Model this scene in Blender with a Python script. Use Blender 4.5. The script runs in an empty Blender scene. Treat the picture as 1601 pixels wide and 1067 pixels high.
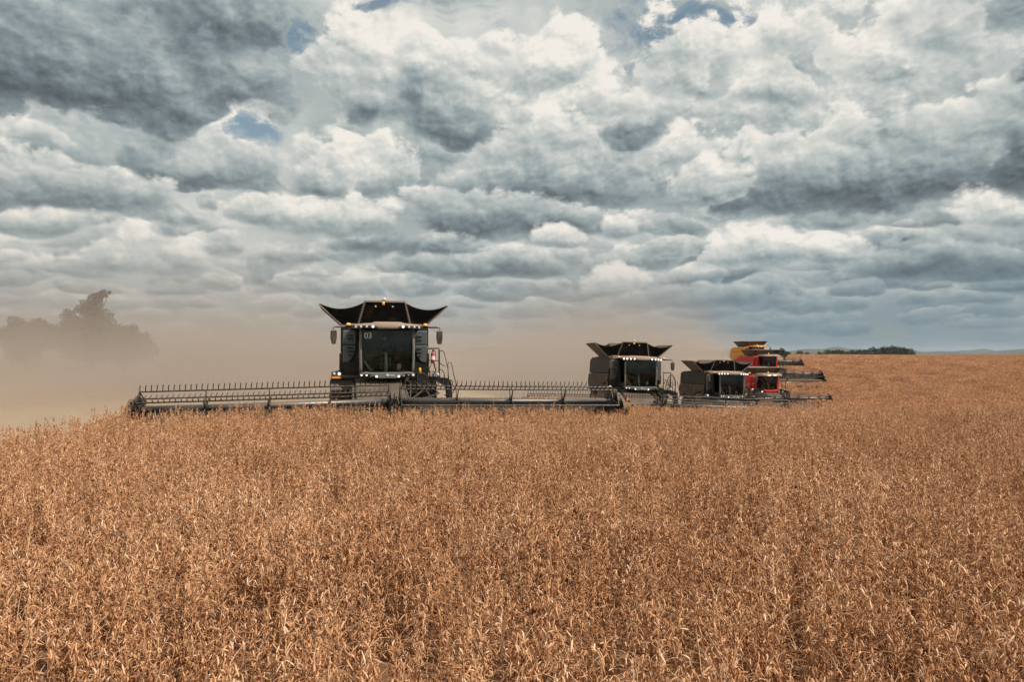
import bpy, bmesh, math, random
import numpy as np
from mathutils import Vector, Matrix
R = math.radians
scene = bpy.context.scene
COL = scene.collection

# ------------------------------------------------------------------ camera
CAM_Z = 2.55
cam_d = bpy.data.cameras.new('camera')
cam_d.sensor_width = 36.0
cam_d.lens = 1094 / 1601 * 36
cam_d.clip_start = 0.1
cam_d.clip_end = 60000
cam = bpy.data.objects.new('camera', cam_d)
COL.objects.link(cam)
cam.location = (0, 0, CAM_Z)
cam.rotation_euler = (R(90 + 1.05), 0, 0)
scene.camera = cam

# ------------------------------------------------------------------ little node language
class V:
    """a socket with arithmetic: every operation adds a node"""
    def __init__(s, nt, sock): s.nt, s.s = nt, sock
    def _op(s, op, *a, clamp=False):
        n = s.nt.nodes.new('ShaderNodeMath'); n.operation = op; n.use_clamp = clamp
        for i, x in enumerate((s,) + a):
            if isinstance(x, V): s.nt.links.new(x.s, n.inputs[i])
            else: n.inputs[i].default_value = x
        return V(s.nt, n.outputs[0])
    def __add__(s, o): return s._op('ADD', o)
    __radd__ = __add__
    def __sub__(s, o): return s._op('SUBTRACT', o)
    def __rsub__(s, o): return s._op('MULTIPLY_ADD', -1.0, o)
    def __mul__(s, o): return s._op('MULTIPLY', o)
    __rmul__ = __mul__
    def __truediv__(s, o): return s._op('DIVIDE', o)
    def f(s, op, *a): return s._op(op, *a)
    def clamp(s): return s._op('ADD', 0.0, clamp=True)
    def smooth(s, a, b):
        n = s.nt.nodes.new('ShaderNodeMapRange'); n.interpolation_type = 'SMOOTHSTEP'
        s.nt.links.new(s.s, n.inputs[0])
        n.inputs[1].default_value, n.inputs[2].default_value = a, b
        return V(s.nt, n.outputs[0])
def xyz(nt, x, y, z):
    n = nt.nodes.new('ShaderNodeCombineXYZ')
    for i, v in enumerate((x, y, z)):
        if isinstance(v, V): nt.links.new(v.s, n.inputs[i])
        else: n.inputs[i].default_value = v
    return V(nt, n.outputs[0])
def split(nt, v):
    n = nt.nodes.new('ShaderNodeSeparateXYZ'); nt.links.new(v.s, n.inputs[0])
    return [V(nt, o) for o in n.outputs]
def noise(nt, vec, scale, detail=3, rough=0.55, out='Fac', dist=0.0, dim='3D'):
    n = nt.nodes.new('ShaderNodeTexNoise'); n.noise_dimensions = dim
    if vec is not None: nt.links.new(vec.s, n.inputs['Vector'])
    n.inputs['Scale'].default_value = scale; n.inputs['Detail'].default_value = detail
    n.inputs['Roughness'].default_value = rough; n.inputs['Distortion'].default_value = dist
    return V(nt, n.outputs[out])
def mixc(nt, fac, a, b, blend='MIX'):
    n = nt.nodes.new('ShaderNodeMix'); n.data_type = 'RGBA'; n.blend_type = blend
    for k, x in ((0, fac), (6, a), (7, b)):
        if isinstance(x, V): nt.links.new(x.s, n.inputs[k])
        elif k == 0: n.inputs[0].default_value = x
        else: n.inputs[k].default_value = (*x, 1)
    return V(nt, n.outputs[2])
def ramp(nt, fac, stops):
    n = nt.nodes.new('ShaderNodeValToRGB'); nt.links.new(fac.s, n.inputs[0])
    e = n.color_ramp.elements
    while len(e) < len(stops): e.new(0.5)
    for i, (p, c) in enumerate(stops): e[i].position = p; e[i].color = (*c, 1)
    return V(nt, n.outputs[0])
def srgb(r, g, b):
    return tuple(((c / 255 + 0.055) / 1.055) ** 2.4 if c > 10 else c / 255 / 12.92 for c in (r, g, b))

# ------------------------------------------------------------------ sun and sky
SUN_EL, SUN_AZ = R(50), R(118)           # azimuth from +Y (the view) towards +X: behind the camera, to its right
sun_d = bpy.data.lights.new('sun', 'SUN'); sun_d.energy = 4.8; sun_d.angle = R(0.6); sun_d.color = (1.0, 0.93, 0.84)
sun = bpy.data.objects.new('sun', sun_d); COL.objects.link(sun)
sdir = Vector((math.sin(SUN_AZ) * math.cos(SUN_EL), math.cos(SUN_AZ) * math.cos(SUN_EL), math.sin(SUN_EL)))
sun.rotation_euler = sdir.to_track_quat('Z', 'Y').to_euler()

world = bpy.data.worlds.new('World'); scene.world = world; world.use_nodes = True
nt = world.node_tree; nt.nodes.clear()
tc = nt.nodes.new('ShaderNodeTexCoord')
dx, dy, dz = split(nt, V(nt, tc.outputs['Generated']))
az = dx.f('ARCTAN2', dy)
el = dz.f('ARCSINE').f('MAXIMUM', 0.0)
def blob(px, py, rx, ry):
    """soft mass at a compass bearing and height above the horizon, both given in 1/1094 rad"""
    a0, e0 = math.atan((px - 800) / 1094), math.atan((553 - py) / math.hypot(1094, px - 800))
    c = math.cos(a0) ** 2
    x = (az - a0) * (1094 / rx / c); y = (el - e0) * (1094 / ry / c ** .5)
    return (x * x + y * y).f('MULTIPLY', -1.0).f('EXPONENT')
def cells(p, scale, detail, rough=0.55):
    n = nt.nodes.new('ShaderNodeTexVoronoi'); n.voronoi_dimensions = '2D'; n.feature = 'F1'; n.normalize = True
    nt.links.new(p.s, n.inputs['Vector']); n.inputs['Scale'].default_value = scale
    n.inputs['Detail'].default_value = detail; n.inputs['Roughness'].default_value = rough; n.inputs['Lacunarity'].default_value = 2.1
    return V(nt, n.outputs['Distance'])
def vadd(a, b, k=1.0):
    n = nt.nodes.new('ShaderNodeVectorMath'); n.operation = 'MULTIPLY_ADD'
    nt.links.new(b.s, n.inputs[0]); n.inputs[1].default_value = (k, k, k)
    if isinstance(a, V): nt.links.new(a.s, n.inputs[2])
    else: n.inputs[2].default_value = a
    return V(nt, n.outputs[0])
def voff(a, d):
    n = nt.nodes.new('ShaderNodeVectorMath'); n.operation = 'ADD'
    nt.links.new(a.s, n.inputs[0]); n.inputs[1].default_value = (*d, 0)
    return V(nt, n.outputs[0])
def relief(su, sv, ox, d, warp=.10, det=4.0):
    """heaped, cauliflower-like billows: their height and how far they face the light above"""
    p = xyz(nt, az0 * su + ox, el0 * sv, 0.0)
    w = noise(nt, p, 1.7, 2, 0.5, 'Color', dim='2D')
    q = vadd(voff(p, (-warp / 2, -warp / 2)), w, warp)
    def H(v): return cells(v, 1.0, det, 0.56) * -1.9 + noise(nt, v, 1.6, 4, 0.55, dim='2D') * .7
    h0 = H(q); h1 = H(voff(q, (d * .45, d)))
    return h0 + .42, (h0 - h1)
wz = noise(nt, xyz(nt, az * 5.5, el * 8.0, 0.0), 1.0, 2.5, 0.5, 'Color', dim='2D')
wx, wy, _ = split(nt, wz)
far_ = el + .06
az0, el0 = az, el
az = az0 + (wx - .5) * far_ * .40
el = (el0 + (wy - .5) * far_ * .20).f('MAXIMUM', 0.0)
bA, rA = relief(8.0, 10.5, 3.3, .13, .16, 5.0)
rA = rA * .8
bB, rB = relief(20.0, 30.0, 9.1, .16, .16, 3.0)
rB = rB * .6
bM = bA + bB * .35; rM = rA + rB * .7
CLD = [(0.0, srgb(86, 95, 100)), (0.22, srgb(117, 130, 135)), (0.47, srgb(156, 168, 169)), (0.74, srgb(200, 204, 200)), (1.0, srgb(242, 237, 228))]
dark = blob(150, 80, 280, 80) * .6 + blob(1400, 265, 250, 60) * .6 + blob(1640, 210, 120, 110) * .6 + blob(20, 260, 180, 40) * .4 \
    + blob(870, 275, 130, 38) * .3 + blob(720, 330, 160, 30) * .5 + blob(1500, 400, 220, 34) * .8 + blob(640, 380, 120, 26) * .5 + blob(1000, 440, 260, 40) * .5 \
    + blob(330, 10, 150, 40) * .5 + blob(1600, 90, 60, 60) * .4
lite = blob(760, 60, 190, 70) + blob(1220, 140, 190, 90) + blob(620, 130, 90, 60) * .8 + blob(340, 185, 60, 40) * .9 + blob(960, 435, 50, 22) * .9 + blob(1180, 390, 90, 34) * .8 \
    + blob(870, 150, 110, 60) * .8 + blob(530, 340, 90, 40) * .6 + blob(220, 390, 70, 24) * .6 + blob(1560, 310, 50, 24) * .8 + blob(1320, 400, 60, 20) * .6
gap = (blob(440, 52, 60, 44) * 1.25 + blob(385, 208, 60, 24) + blob(1000, 38, 130, 34) * 1.2 + blob(610, 5, 80, 16) * 1.1)
tear = noise(nt, xyz(nt, az * 7.0, el * 13.0, 0.0), 1.5, 5, 0.65, dim='2D')
gapmask = (gap + (tear - .5) * 3.0).smooth(.25, 1.25)
# high pale veil behind everything
veil = noise(nt, xyz(nt, az * 2.2, el * 4.6, 0.0), 1.5, 5, 0.58, dim='2D')
base_t = .66 + (veil - .5) * .9 + lite * .10 - dark * .25 + rA * .10
col = ramp(nt, base_t.clamp(), CLD)
opaque = 1.0 - gapmask * .78
def lay(col, opaque, dx_, dyt, b, r, tone, soft=.16, fade=None, rough=3.0, cut=None, gm=None):
    """one heap of cloud: dx_, dyt are offsets from its middle in half-widths (dyt already squeezed below the flat base)"""
    up = dyt.smooth(-.6, 1.0)
    cov = 1.0 - (dx_ * dx_ + dyt * dyt) + b * rough - (gapmask if gm is None else gm) * .9
    if cut is not None: cov = cov - cut
    a = cov.smooth(-.12, soft + .50)
    if fade is not None: a = a * fade
    t = tone + up * .36 - .18 + r * .60 + b * .22 - (cov.smooth(.15, 1.3) * (1.0 - up)) * .14 + (1.0 - cov.smooth(.0, 1.2)) * up * .10
    return mixc(nt, a, col, ramp(nt, t.clamp(), CLD)), 1.0 - (1.0 - opaque) * (1.0 - a)
def squeeze(dy, top, base):
    return (dy / top).f('MAXIMUM', 0.0) + (dy / base).f('MINIMUM', 0.0)
calm = blob(800, 40, 260, 95) * .6
def deck(col, opaque, su, sv, ox, oy, b, r, lo, hi, tone, rx=.74, top=.62, base=.30, ck=1.5):
    p = xyz(nt, az * su + ox, el * sv + oy, 0.0)
    n = nt.nodes.new('ShaderNodeTexVoronoi'); n.voronoi_dimensions = '2D'; n.feature = 'F1'; n.inputs['Scale'].default_value = 1.0; n.inputs['Randomness'].default_value = .85
    nt.links.new(p.s, n.inputs['Vector'])
    q = nt.nodes.new('ShaderNodeVectorMath'); q.operation = 'SUBTRACT'; nt.links.new(p.s, q.inputs[0]); nt.links.new(n.outputs['Position'], q.inputs[1])
    ddx, ddy, _ = split(nt, V(nt, q.outputs[0])); c1, c2, _ = split(nt, V(nt, n.outputs['Color']))
    s_ = c1 * .45 + .70
    m_ = nt.nodes.new('ShaderNodeTexVoronoi'); m_.voronoi_dimensions = '2D'; m_.feature = 'DISTANCE_TO_EDGE'; m_.inputs['Scale'].default_value = 1.0; m_.inputs['Randomness'].default_value = .85
    nt.links.new(p.s, m_.inputs['Vector'])
    cut = V(nt, m_.outputs['Distance']).smooth(.30, .0) * ck
    fade = el.smooth(lo - .03, lo + .02) * el.smooth(hi + .08, hi - .02) if hi < .59 else el.smooth(lo - .03, lo + .03)
    tt = tone + (c2 - .5) * .30 - dark * .30 + lite * .12
    return lay(col, opaque, ddx / (s_ * rx), squeeze(ddy + .08, 1.0, base / top) / (s_ * top), b, r, tt, fade=fade, cut=cut, gm=gapmask + calm)
def heap_group():
    """one large heap as a reusable group (its place, size and tone are inputs)"""
    global nt
    g = bpy.data.node_groups.new('cloud_heap', 'ShaderNodeTree')
    names = ['col', 'opaque', 'az', 'el', 'b', 'r', 'gm', 'bias', 'a0', 'e0', 'kx', 'ky', 'top', 'base', 'tone', 'rough']
    for n in names: g.interface.new_socket(n, in_out='INPUT', socket_type='NodeSocketColor' if n == 'col' else 'NodeSocketFloat')
    g.interface.new_socket('col', in_out='OUTPUT', socket_type='NodeSocketColor'); g.interface.new_socket('opaque', in_out='OUTPUT', socket_type='NodeSocketFloat')
    gi = g.nodes.new('NodeGroupInput'); go = g.nodes.new('NodeGroupOutput')
    I = {n: V(g, gi.outputs[k]) for k, n in enumerate(names)}
    keep, nt = nt, g
    ddx = (I['az'] - I['a0']) * I['kx']; ddy = (I['el'] - I['e0']) * I['ky']
    c, o = lay(I['col'], I['opaque'], ddx, squeeze(ddy, I['top'], I['base']), I['b'], I['r'], I['tone'] + I['bias'], .20, None, I['rough'], None, I['gm'])
    nt = keep
    g.links.new(c.s, go.inputs[0]); g.links.new(o.s, go.inputs[1])
    return g
HG = heap_group()
bias = lite * .1 - dark * .12
def heap(col, opaque, px, py, rx, top, base, tone, b, r, rough=3.0):
    """a single large heap at its bearing; py is where its flat base starts to turn"""
    a0, e0 = math.atan((px - 800) / 1094), math.atan((553 - py) / math.hypot(1094, px - 800)); c = math.cos(a0)
    n = nt.nodes.new('ShaderNodeGroup'); n.node_tree = HG
    for k, x in enumerate((col, opaque, az, el, b, r, gapmask, bias, a0, e0, 1094 / rx / c ** 2, 1094 / c, float(top), float(base), tone, rough)):
        if isinstance(x, V): nt.links.new(x.s, n.inputs[k])
        else: n.inputs[k].default_value = x
    return V(nt, n.outputs[0]), V(nt, n.outputs[1])
st = (col, opaque)
st = heap(*st, 890, 235, 150, 135, 75, .66, bM, rM)
st = heap(*st, 1240, 200, 330, 160, 120, .66, bM, rM)
st = heap(*st, 620, 230, 110, 150, 80, .66, bM, rM)
st = deck(*st, 4.6, 8.0, 5.6, 0.3, bM, rM, .15, .60, .70, .66, .60, .34)
st = deck(*st, 6.5, 12.0, 2.9, 3.3, bM, rM, .11, .34, .68, .62, .58, .34)
st = deck(*st, 9.0, 16.0, 7.7, 1.3, bM, rM, .07, .22, .66, .62, .60, .32, 1.2)
st = deck(*st, 12.0, 25.0, 3.1, 0.0, bM, rM, .035, .14, .62, .60, .60, .32, 1.0)
st = deck(*st, 14.0, 42.0, 1.1, 0.7, bB, rB, .012, .07, .55, .60, .60, .34, .8)
for hp in ((1400, 275, 270, 90, 45, .44), (860, 280, 130, 90, 36, .54), (700, 178, 84, 70, 28, .42), (545, 160, 36, 40, 22, .42), (640, 155, 24, 38, 14, .40), (290, 260, 130, 62, 26, .48), (80, 300, 150, 46, 26, .52),
           (110, 105, 290, 160, 66, .42), (330, 30, 120, 70, 46, .46), (960, 200, 60, 34, 22, .44), (1620, 240, 110, 110, 60, .40), (740, 345, 150, 34, 22, .44), (1510, 405, 150, 40, 24, .40), (640, 388, 100, 30, 18, .44)):
    st = heap(*st, *hp, bM, rM)
for hp in ((1130, 292, 52, 52, 18, .64), (530, 358, 105, 48, 20, .68), (950, 362, 30, 30, 10, .72), (1180, 408, 80, 52, 16, .72), (960, 446, 46, 36, 12, .74), (215, 408, 85, 40, 18, .66), (1330, 408, 60, 34, 12, .70),
           (1560, 338, 60, 46, 16, .74), (860, 376, 44, 24, 10, .72), (1500, 418, 150, 30, 18, .36), (760, 420, 120, 24, 14, .42), (1090, 470, 130, 20, 12, .48), (1530, 512, 60, 14, 5, .66), (420, 345, 60, 30, 14, .66), (60, 350, 70, 34, 16, .62)):
    st = heap(*st, *hp, bM, rM, 2.0)
col, opaque = st
hz = el0.smooth(0.16, 0.015)
air = mixc(nt, az0.smooth(-.45, .35), srgb(142, 156, 159), srgb(110, 134, 146))
col = mixc(nt, hz * (az0.smooth(-.3, .5) * .18 + .66), col, air)
bgc = nt.nodes.new('ShaderNodeBackground'); nt.links.new(col.s, bgc.inputs[0]); bgc.inputs[1].default_value = 1.0
sky = nt.nodes.new('ShaderNodeTexSky'); sky.sky_type = 'NISHITA'; sky.sun_disc = False
sky.sun_elevation = SUN_EL; sky.sun_rotation = SUN_AZ; sky.dust_density = 2.0; sky.altitude = 400
bgs = nt.nodes.new('ShaderNodeBackground'); tint = mixc(nt, 1.0, V(nt, sky.outputs[0]), (.80, 1.0, .92), 'MULTIPLY'); nt.links.new(tint.s, bgs.inputs[0]); bgs.inputs[1].default_value = 0.10
mx = nt.nodes.new('ShaderNodeMixShader'); nt.links.new(opaque.s, mx.inputs[0])
nt.links.new(bgs.outputs[0], mx.inputs[1]); nt.links.new(bgc.outputs[0], mx.inputs[2])
wo = nt.nodes.new('ShaderNodeOutputWorld'); nt.links.new(mx.outputs[0], wo.inputs[0])
world.cycles.sampling_method = 'MANUAL'; world.cycles.sample_map_resolution = 512

scene.view_settings.view_transform = 'Standard'; scene.view_settings.look = 'None'
scene.view_settings.exposure = 0.0; scene.view_settings.gamma = 1.0

scene.cycles.max_bounces = 6; scene.cycles.diffuse_bounces = 2; scene.cycles.glossy_bounces = 3
scene.cycles.transmission_bounces = 4; scene.cycles.transparent_max_bounces = 12; scene.cycles.volume_bounces = 1
scene.cycles.volume_max_steps = 256; scene.cycles.use_denoising = True
scene.cycles.use_adaptive_sampling = True; scene.cycles.adaptive_threshold = 0.03
scene.cycles.caustics_reflective = False; scene.cycles.caustics_refractive = False
rng = np.random.default_rng(7); random.seed(7)

# ------------------------------------------------------------------ helpers
def tag(o, label=None, cat=None, group=None, kind=None):
    if label: o['label'] = label
    if cat: o['category'] = cat
    if group: o['group'] = group
    if kind: o['kind'] = kind
    return o
def empty(name, loc, rz=0.0, ry=0.0):
    o = bpy.data.objects.new(name, None); COL.objects.link(o)
    o.location = loc; o.rotation_euler = (0, ry, rz); o.empty_display_size = .3
    return o
def link(name, me, mat, parent=None, smooth=False, bevel=0.0):
    o = bpy.data.objects.new(name, me); COL.objects.link(o)
    if mat is not None:
        for m in (mat if isinstance(mat, (list, tuple)) else [mat]): me.materials.append(m)
    if smooth: me.polygons.foreach_set('use_smooth', [True] * len(me.polygons))
    if parent is not None: o.parent = parent
    if bevel:
        b = o.modifiers.new('bevel', 'BEVEL'); b.width = bevel; b.segments = 2; b.limit_method = 'ANGLE'; b.angle_limit = R(35)
    return o
def npmesh(name, verts, faces):
    me = bpy.data.meshes.new(name)
    verts = np.asarray(verts, np.float32); faces = np.asarray(faces, np.int32)
    n, k = faces.shape
    me.vertices.add(len(verts)); me.vertices.foreach_set('co', verts.ravel())
    me.loops.add(n * k); me.loops.foreach_set('vertex_index', faces.ravel())
    me.polygons.add(n); me.polygons.foreach_set('loop_start', np.arange(0, n * k, k, dtype=np.int32))
    me.update(calc_edges=True); me.validate()
    return me
class MB:
    """gathers shapes into ONE mesh"""
    def __init__(s): s.v, s.f = [], []
    def add(s, verts, faces):
        b = len(s.v); s.v += [tuple(v) for v in verts]; s.f += [tuple(i + b for i in f) for f in faces]; return s
    def box(s, x0, x1, y0, y1, z0, z1):
        return s.add([(x, y, z) for z in (z0, z1) for y in (y0, y1) for x in (x0, x1)],
                     [(0, 2, 3, 1), (4, 5, 7, 6), (0, 1, 5, 4), (2, 6, 7, 3), (0, 4, 6, 2), (1, 3, 7, 5)])
    def slab(s, quad, t):
        """a thick sheet: four corners and the thickness vector"""
        q = [Vector(p) for p in quad]; t = Vector(t)
        return s.add(q + [p + t for p in q], [(3, 2, 1, 0), (4, 5, 6, 7), (0, 1, 5, 4), (1, 2, 6, 5), (2, 3, 7, 6), (3, 0, 4, 7)])
    def prism(s, poly, a, b, axis='x'):
        def P(u, w, t): return {'x': (t, u, w), 'y': (u, t, w), 'z': (u, w, t)}[axis]
        n = len(poly)
        return s.add([P(u, w, a) for u, w in poly] + [P(u, w, b) for u, w in poly],
                     [tuple(range(n))[::-1], tuple(range(n, 2 * n))] + [(i, (i + 1) % n, (i + 1) % n + n, i + n) for i in range(n)])
    def tube(s, pts, r, n=8, cap=True, r2=None):
        pts = [Vector(p) for p in pts]; rings = []
        up = None
        for i, p in enumerate(pts):
            d = (pts[min(i + 1, len(pts) - 1)] - pts[max(i - 1, 0)]).normalized()
            if up is None:
                up = Vector((0, 0, 1)) if abs(d.z) < .9 else Vector((1, 0, 0))
            a = d.cross(up).normalized(); b = a.cross(d).normalized(); up = b
            rr = r if r2 is None else r + (r2 - r) * i / (len(pts) - 1)
            rings.append([p + (a * math.cos(t) + b * math.sin(t)) * rr for t in (2 * math.pi * k / n for k in range(n))])
        f = [(i * n + k, i * n + (k + 1) % n, (i + 1) * n + (k + 1) % n, (i + 1) * n + k) for i in range(len(pts) - 1) for k in range(n)]
        if cap: f += [tuple(range(n))[::-1], tuple(range((len(pts) - 1) * n, len(pts) * n))]
        return s.add([v for ring in rings for v in ring], f)
    def lathe(s, prof, c, axis='x', n=32):
        """profile (t along the axis, radius) turned about a line through c"""
        c = Vector(c); vs = []
        for t, r in prof:
            for k in range(n):
                a = 2 * math.pi * k / n; u, w = r * math.cos(a), r * math.sin(a)
                vs.append(c + Vector({'x': (t, u, w), 'y': (u, t, w), 'z': (u, w, t)}[axis]))
        m = len(prof)
        f = [(i * n + k, i * n + (k + 1) % n, (i + 1) * n + (k + 1) % n, (i + 1) * n + k) for i in range(m - 1) for k in range(n)]
        f += [tuple(range(n))[::-1], tuple(range((m - 1) * n, m * n))]
        return s.add(vs, f)
    def grid(s, fn, nu, nv):
        return s.add([fn(i / nu, j / nv) for j in range(nv + 1) for i in range(nu + 1)],
                     [(j * (nu + 1) + i, j * (nu + 1) + i + 1, (j + 1) * (nu + 1) + i + 1, (j + 1) * (nu + 1) + i) for j in range(nv) for i in range(nu)])
    def build(s, name, mat, parent=None, smooth=False, bevel=0.0):
        me = bpy.data.meshes.new(name); me.from_pydata([tuple(v) for v in s.v], [], s.f); me.update()
        bm = bmesh.new(); bm.from_mesh(me); bmesh.ops.recalc_face_normals(bm, faces=bm.faces); bm.to_mesh(me); bm.free()
        return link(name, me, mat, parent, smooth, bevel)
def arc(c, r, a0, a1, n, plane='xz', y=0.0, rz=None):
    out = []
    for i in range(n + 1):
        a = a0 + (a1 - a0) * i / n; u = c[0] + r * math.cos(a); w = c[1] + (rz or r) * math.sin(a)
        out.append((u, y, w) if plane == 'xz' else (y, u, w) if plane == 'yz' else (u, w, y))
    return out

# ------------------------------------------------------------------ materials
def mat(name):
    m = bpy.data.materials.new(name); m.use_nodes = True
    return m, m.node_tree, m.node_tree.nodes['Principled BSDF']
DUST = (0.27, 0.19, 0.125)
def paint(name, col, rough=.4, metal=0.0, dust=.35, scale=1.6, coat=0.0, low=0.0, spec=.5):
    """paint under field dust: dust lies in patches and more of it on what faces up (and low down, where wheels throw it)"""
    m, nt, b = mat(name)
    tc = nt.nodes.new('ShaderNodeTexCoord'); P = V(nt, tc.outputs['Object'])
    geo = nt.nodes.new('ShaderNodeNewGeometry'); nz = split(nt, V(nt, geo.outputs['Normal']))[2]
    n1 = noise(nt, P, scale, 6, .65); n2 = noise(nt, P, scale * 14, 3, .6)
    f = (n1 - .5) * 1.1 + (n2 - .5) * .5 + dust + nz.f('MAXIMUM', 0.0) * .35
    if low:
        z = split(nt, P)[2]; f = f + z.smooth(2.6, 1.0) * low
    f = f.f('MINIMUM', .92).f('MAXIMUM', 0.0)
    c = mixc(nt, f, col, DUST)
    nt.links.new(c.s, b.inputs['Base Color'])
    rr = f * (.85 - rough) + rough
    nt.links.new(rr.s, b.inputs['Roughness'])
    b.inputs['Specular IOR Level'].default_value = spec
    b.inputs['Metallic'].default_value = metal; b.inputs['Coat Weight'].default_value = coat
    return m
def lamp(name, col, strength, base=None):
    m, nt, b = mat(name)
    b.inputs['Base Color'].default_value = (*(base or col), 1); b.inputs['Roughness'].default_value = .2
    if strength:
        b.inputs['Emission Color'].default_value = (*col, 1); b.inputs['Emission Strength'].default_value = strength
    return m
def glass(name, tint, refl=.10):
    m, nt, b = mat(name); out = nt.nodes['Material Output']
    tr = nt.nodes.new('ShaderNodeBsdfTransparent'); tr.inputs[0].default_value = (*tint, 1)
    gl = nt.nodes.new('ShaderNodeBsdfGlossy'); gl.inputs['Roughness'].default_value = .06; gl.inputs['Color'].default_value = (.85, .95, .92, 1)
    fr = nt.nodes.new('ShaderNodeFresnel'); fr.inputs[0].default_value = 1.42
    ms = nt.nodes.new('ShaderNodeMixShader'); nt.links.new(fr.outputs[0], ms.inputs[0])
    nt.links.new(tr.outputs[0], ms.inputs[1]); nt.links.new(gl.outputs[0], ms.inputs[2]); nt.links.new(ms.outputs[0], out.inputs[0])
    return m
M = {}
M['panel'] = paint('dark_grey_panel', (.10, .12, .125), .36, .35, .03, 1.3, .2)
M['shell'] = paint('dusty_dark_shell', (.014, .012, .011), .6, 0, -.04, .9, spec=.25)
M['shell_low'] = paint('dusty_lower_shell', (.022, .019, .017), .65, 0, .14, 1.1, spec=.25)
M['trim'] = paint('light_grey_trim', (.16, .18, .18), .4, .3, .28, 2.0)
M['apron'] = paint('grey_apron', (.14, .165, .17), .35, .3, .22, 2.0)
M['black'] = paint('black_steel', (.010, .010, .010), .45, .2, .02, 2.5)
M['black_dusty'] = paint('dusty_black_steel', (.016, .015, .014), .6, .1, .30, 2.5)
M['fabric'] = paint('black_tarpaulin', (.006, .0055, .005), .8, 0, -.10, 1.0, spec=.2)
M['plank'] = paint('brown_dusty_plank', (.05, .030, .019), .6, 0, .10, 1.2, spec=.3)
M['rim'] = paint('pale_worn_rim', (.30, .27, .24), .45, .4, .40, 2.5)
M['roof'] = paint('dusty_roof', (.30, .26, .23), .5, 0, .55, 1.5)
M['steel'] = paint('reel_tube_steel', (.10, .12, .135), .30, .75, .16, 1.0)
M['feeder'] = paint('dusty_feeder', (.04, .037, .034), .6, .2, .06, 2.0)
M['tyre'] = paint('dusty_tyre', (.014, .013, .012), .85, 0, .45, 1.6)
M['belt'] = paint('rubber_belt', (.02, .02, .02), .7, 0, .3, 2.0)
M['straw'] = paint('tan_plastic', (.42, .30, .20), .6, 0, .4, 2.0)  # tan that stands for light on the header frame's top
M['red'] = paint('red_paint', (.52, .012, .012), .55, 0, -.12, 1.0)
M['redbright'] = paint('red_front_paint', (.66, .014, .014), .5, 0, -.12, 1.0)  # brighter copy of the red: light on front-facing parts put into the colour
M['yellow'] = paint('yellow_paint', (.70, .28, .010), .5, 0, -.10, 1.0)
M['cream'] = paint('cream_roof', (.55, .46, .36), .5, 0, .35, 1.5)
M['tankbrown'] = paint('dark_brown_tank', (.030, .018, .012), .6, .1, .08, 1.2)
M['inside'] = paint('cab_lining', (.030, .032, .030), .7, 0, .05, 2.0)
M['rearpane'] = lamp('green_rear_pane', (.09, .15, .10), 0)
M['column'] = paint('pale_column', (.42, .42, .36), .5, 0, .1, 3)
M['bottle'] = lamp('pale_bottle', (.50, .50, .42), 0); M['bluecap'] = lamp('blue_cap', (.04, .12, .30), 0)
M['white'] = lamp('white_decal', (.75, .76, .74), 0)
M['lit'] = lamp('lit_headlight', (1.0, .97, .90), 1.8)
M['lit_low'] = lamp('lit_work_light', (1.0, .97, .90), 1.0)
M['lens'] = lamp('unlit_lens', (.55, .57, .58), 0)
M['amber'] = lamp('amber_lens', (.80, .26, .03), 0); M['amberlit'] = lamp('amber_beacon', (.85, .40, .10), .25)
M['redtank'] = paint('red_cylinder', (.52, .025, .018), .35, 0, .08, 4)
M['safety'] = lamp('safety_yellow', (.70, .42, .03), 0)
M['glass'] = glass('cab_glass', (.74, .82, .76))
M['mirrorback'] = paint('mirror_shell', (.018, .015, .013), .6, 0, .06, 3)
M['skin'] = lamp('skin', (.36, .20, .13), 0); M['shirt'] = lamp('dark_shirt', (.05, .05, .06), 0); M['hair'] = lamp('dark_hair', (.015, .012, .01), 0)

# ------------------------------------------------------------------ the lie of the land
_yy = np.arange(-100, 1400, 1.0)
_zr = np.interp(_yy, [-100, 16, 20, 24, 28, 32, 36, 40, 44, 48, 52, 56, 68, 80, 90, 97, 106, 114, 135, 165, 220, 270, 340, 470, 700, 1400],
                [0, 0, -.08, -.36, -.68, -1.0, -1.27, -1.53, -1.87, -2.25, -2.5, -2.7, -3.3, -3.3, -2.0, -1.05, -.2, .35, .72, 1.0, 1.25, 1.1, .0, -3.5, -6, -8])
_zl = np.interp(_yy, [-100, 36, 60, 90, 130, 200, 300, 470, 1400], [0, 0, -.4, -.2, .4, .8, .6, -2, -5])
_k = np.exp(-np.linspace(-2.2, 2.2, 11) ** 2); _k /= _k.sum()
def _sm(a): return np.convolve(np.pad(a, 5, mode='edge'), _k, mode='valid')
_zr, _zl = _sm(_zr), _sm(_zl)
def sstep(t, a, b): t = np.clip((t - a) / (b - a), 0, 1); return t * t * (3 - 2 * t)
def ground_z(x, y):
    x = np.asarray(x, float); y = np.asarray(y, float)
    s = sstep(x, -5, 8)
    z = np.interp(y, _yy, _zr) * s + np.interp(y, _yy, _zl) * (1 - s)
    return z + .05 * np.sin(x * .31 + 1) * np.sin(y * .23) + np.where(y > 130, .18 * np.sin(x * .043 + y * .02), 0)
_bx = np.array([(-60, 8.5), (0, -8.6), (14, -11.0), (20.1, -11.3), (20.2, -11.3), (23.9, 3.7), (37.4, .35), (38.6, 15.6), (50.6, 12.3), (51.5, 22.8), (73.8, 23.9), (74.4, 34), (91, 29.9), (91.4, 40.5), (108, 34.4), (108.4, 45), (118, 46.5), (400, 160), (1400, 560)])
def edge_x(y): return np.interp(y, _bx[:, 0], _bx[:, 1])     # standing crop lies to the right of this line

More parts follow.
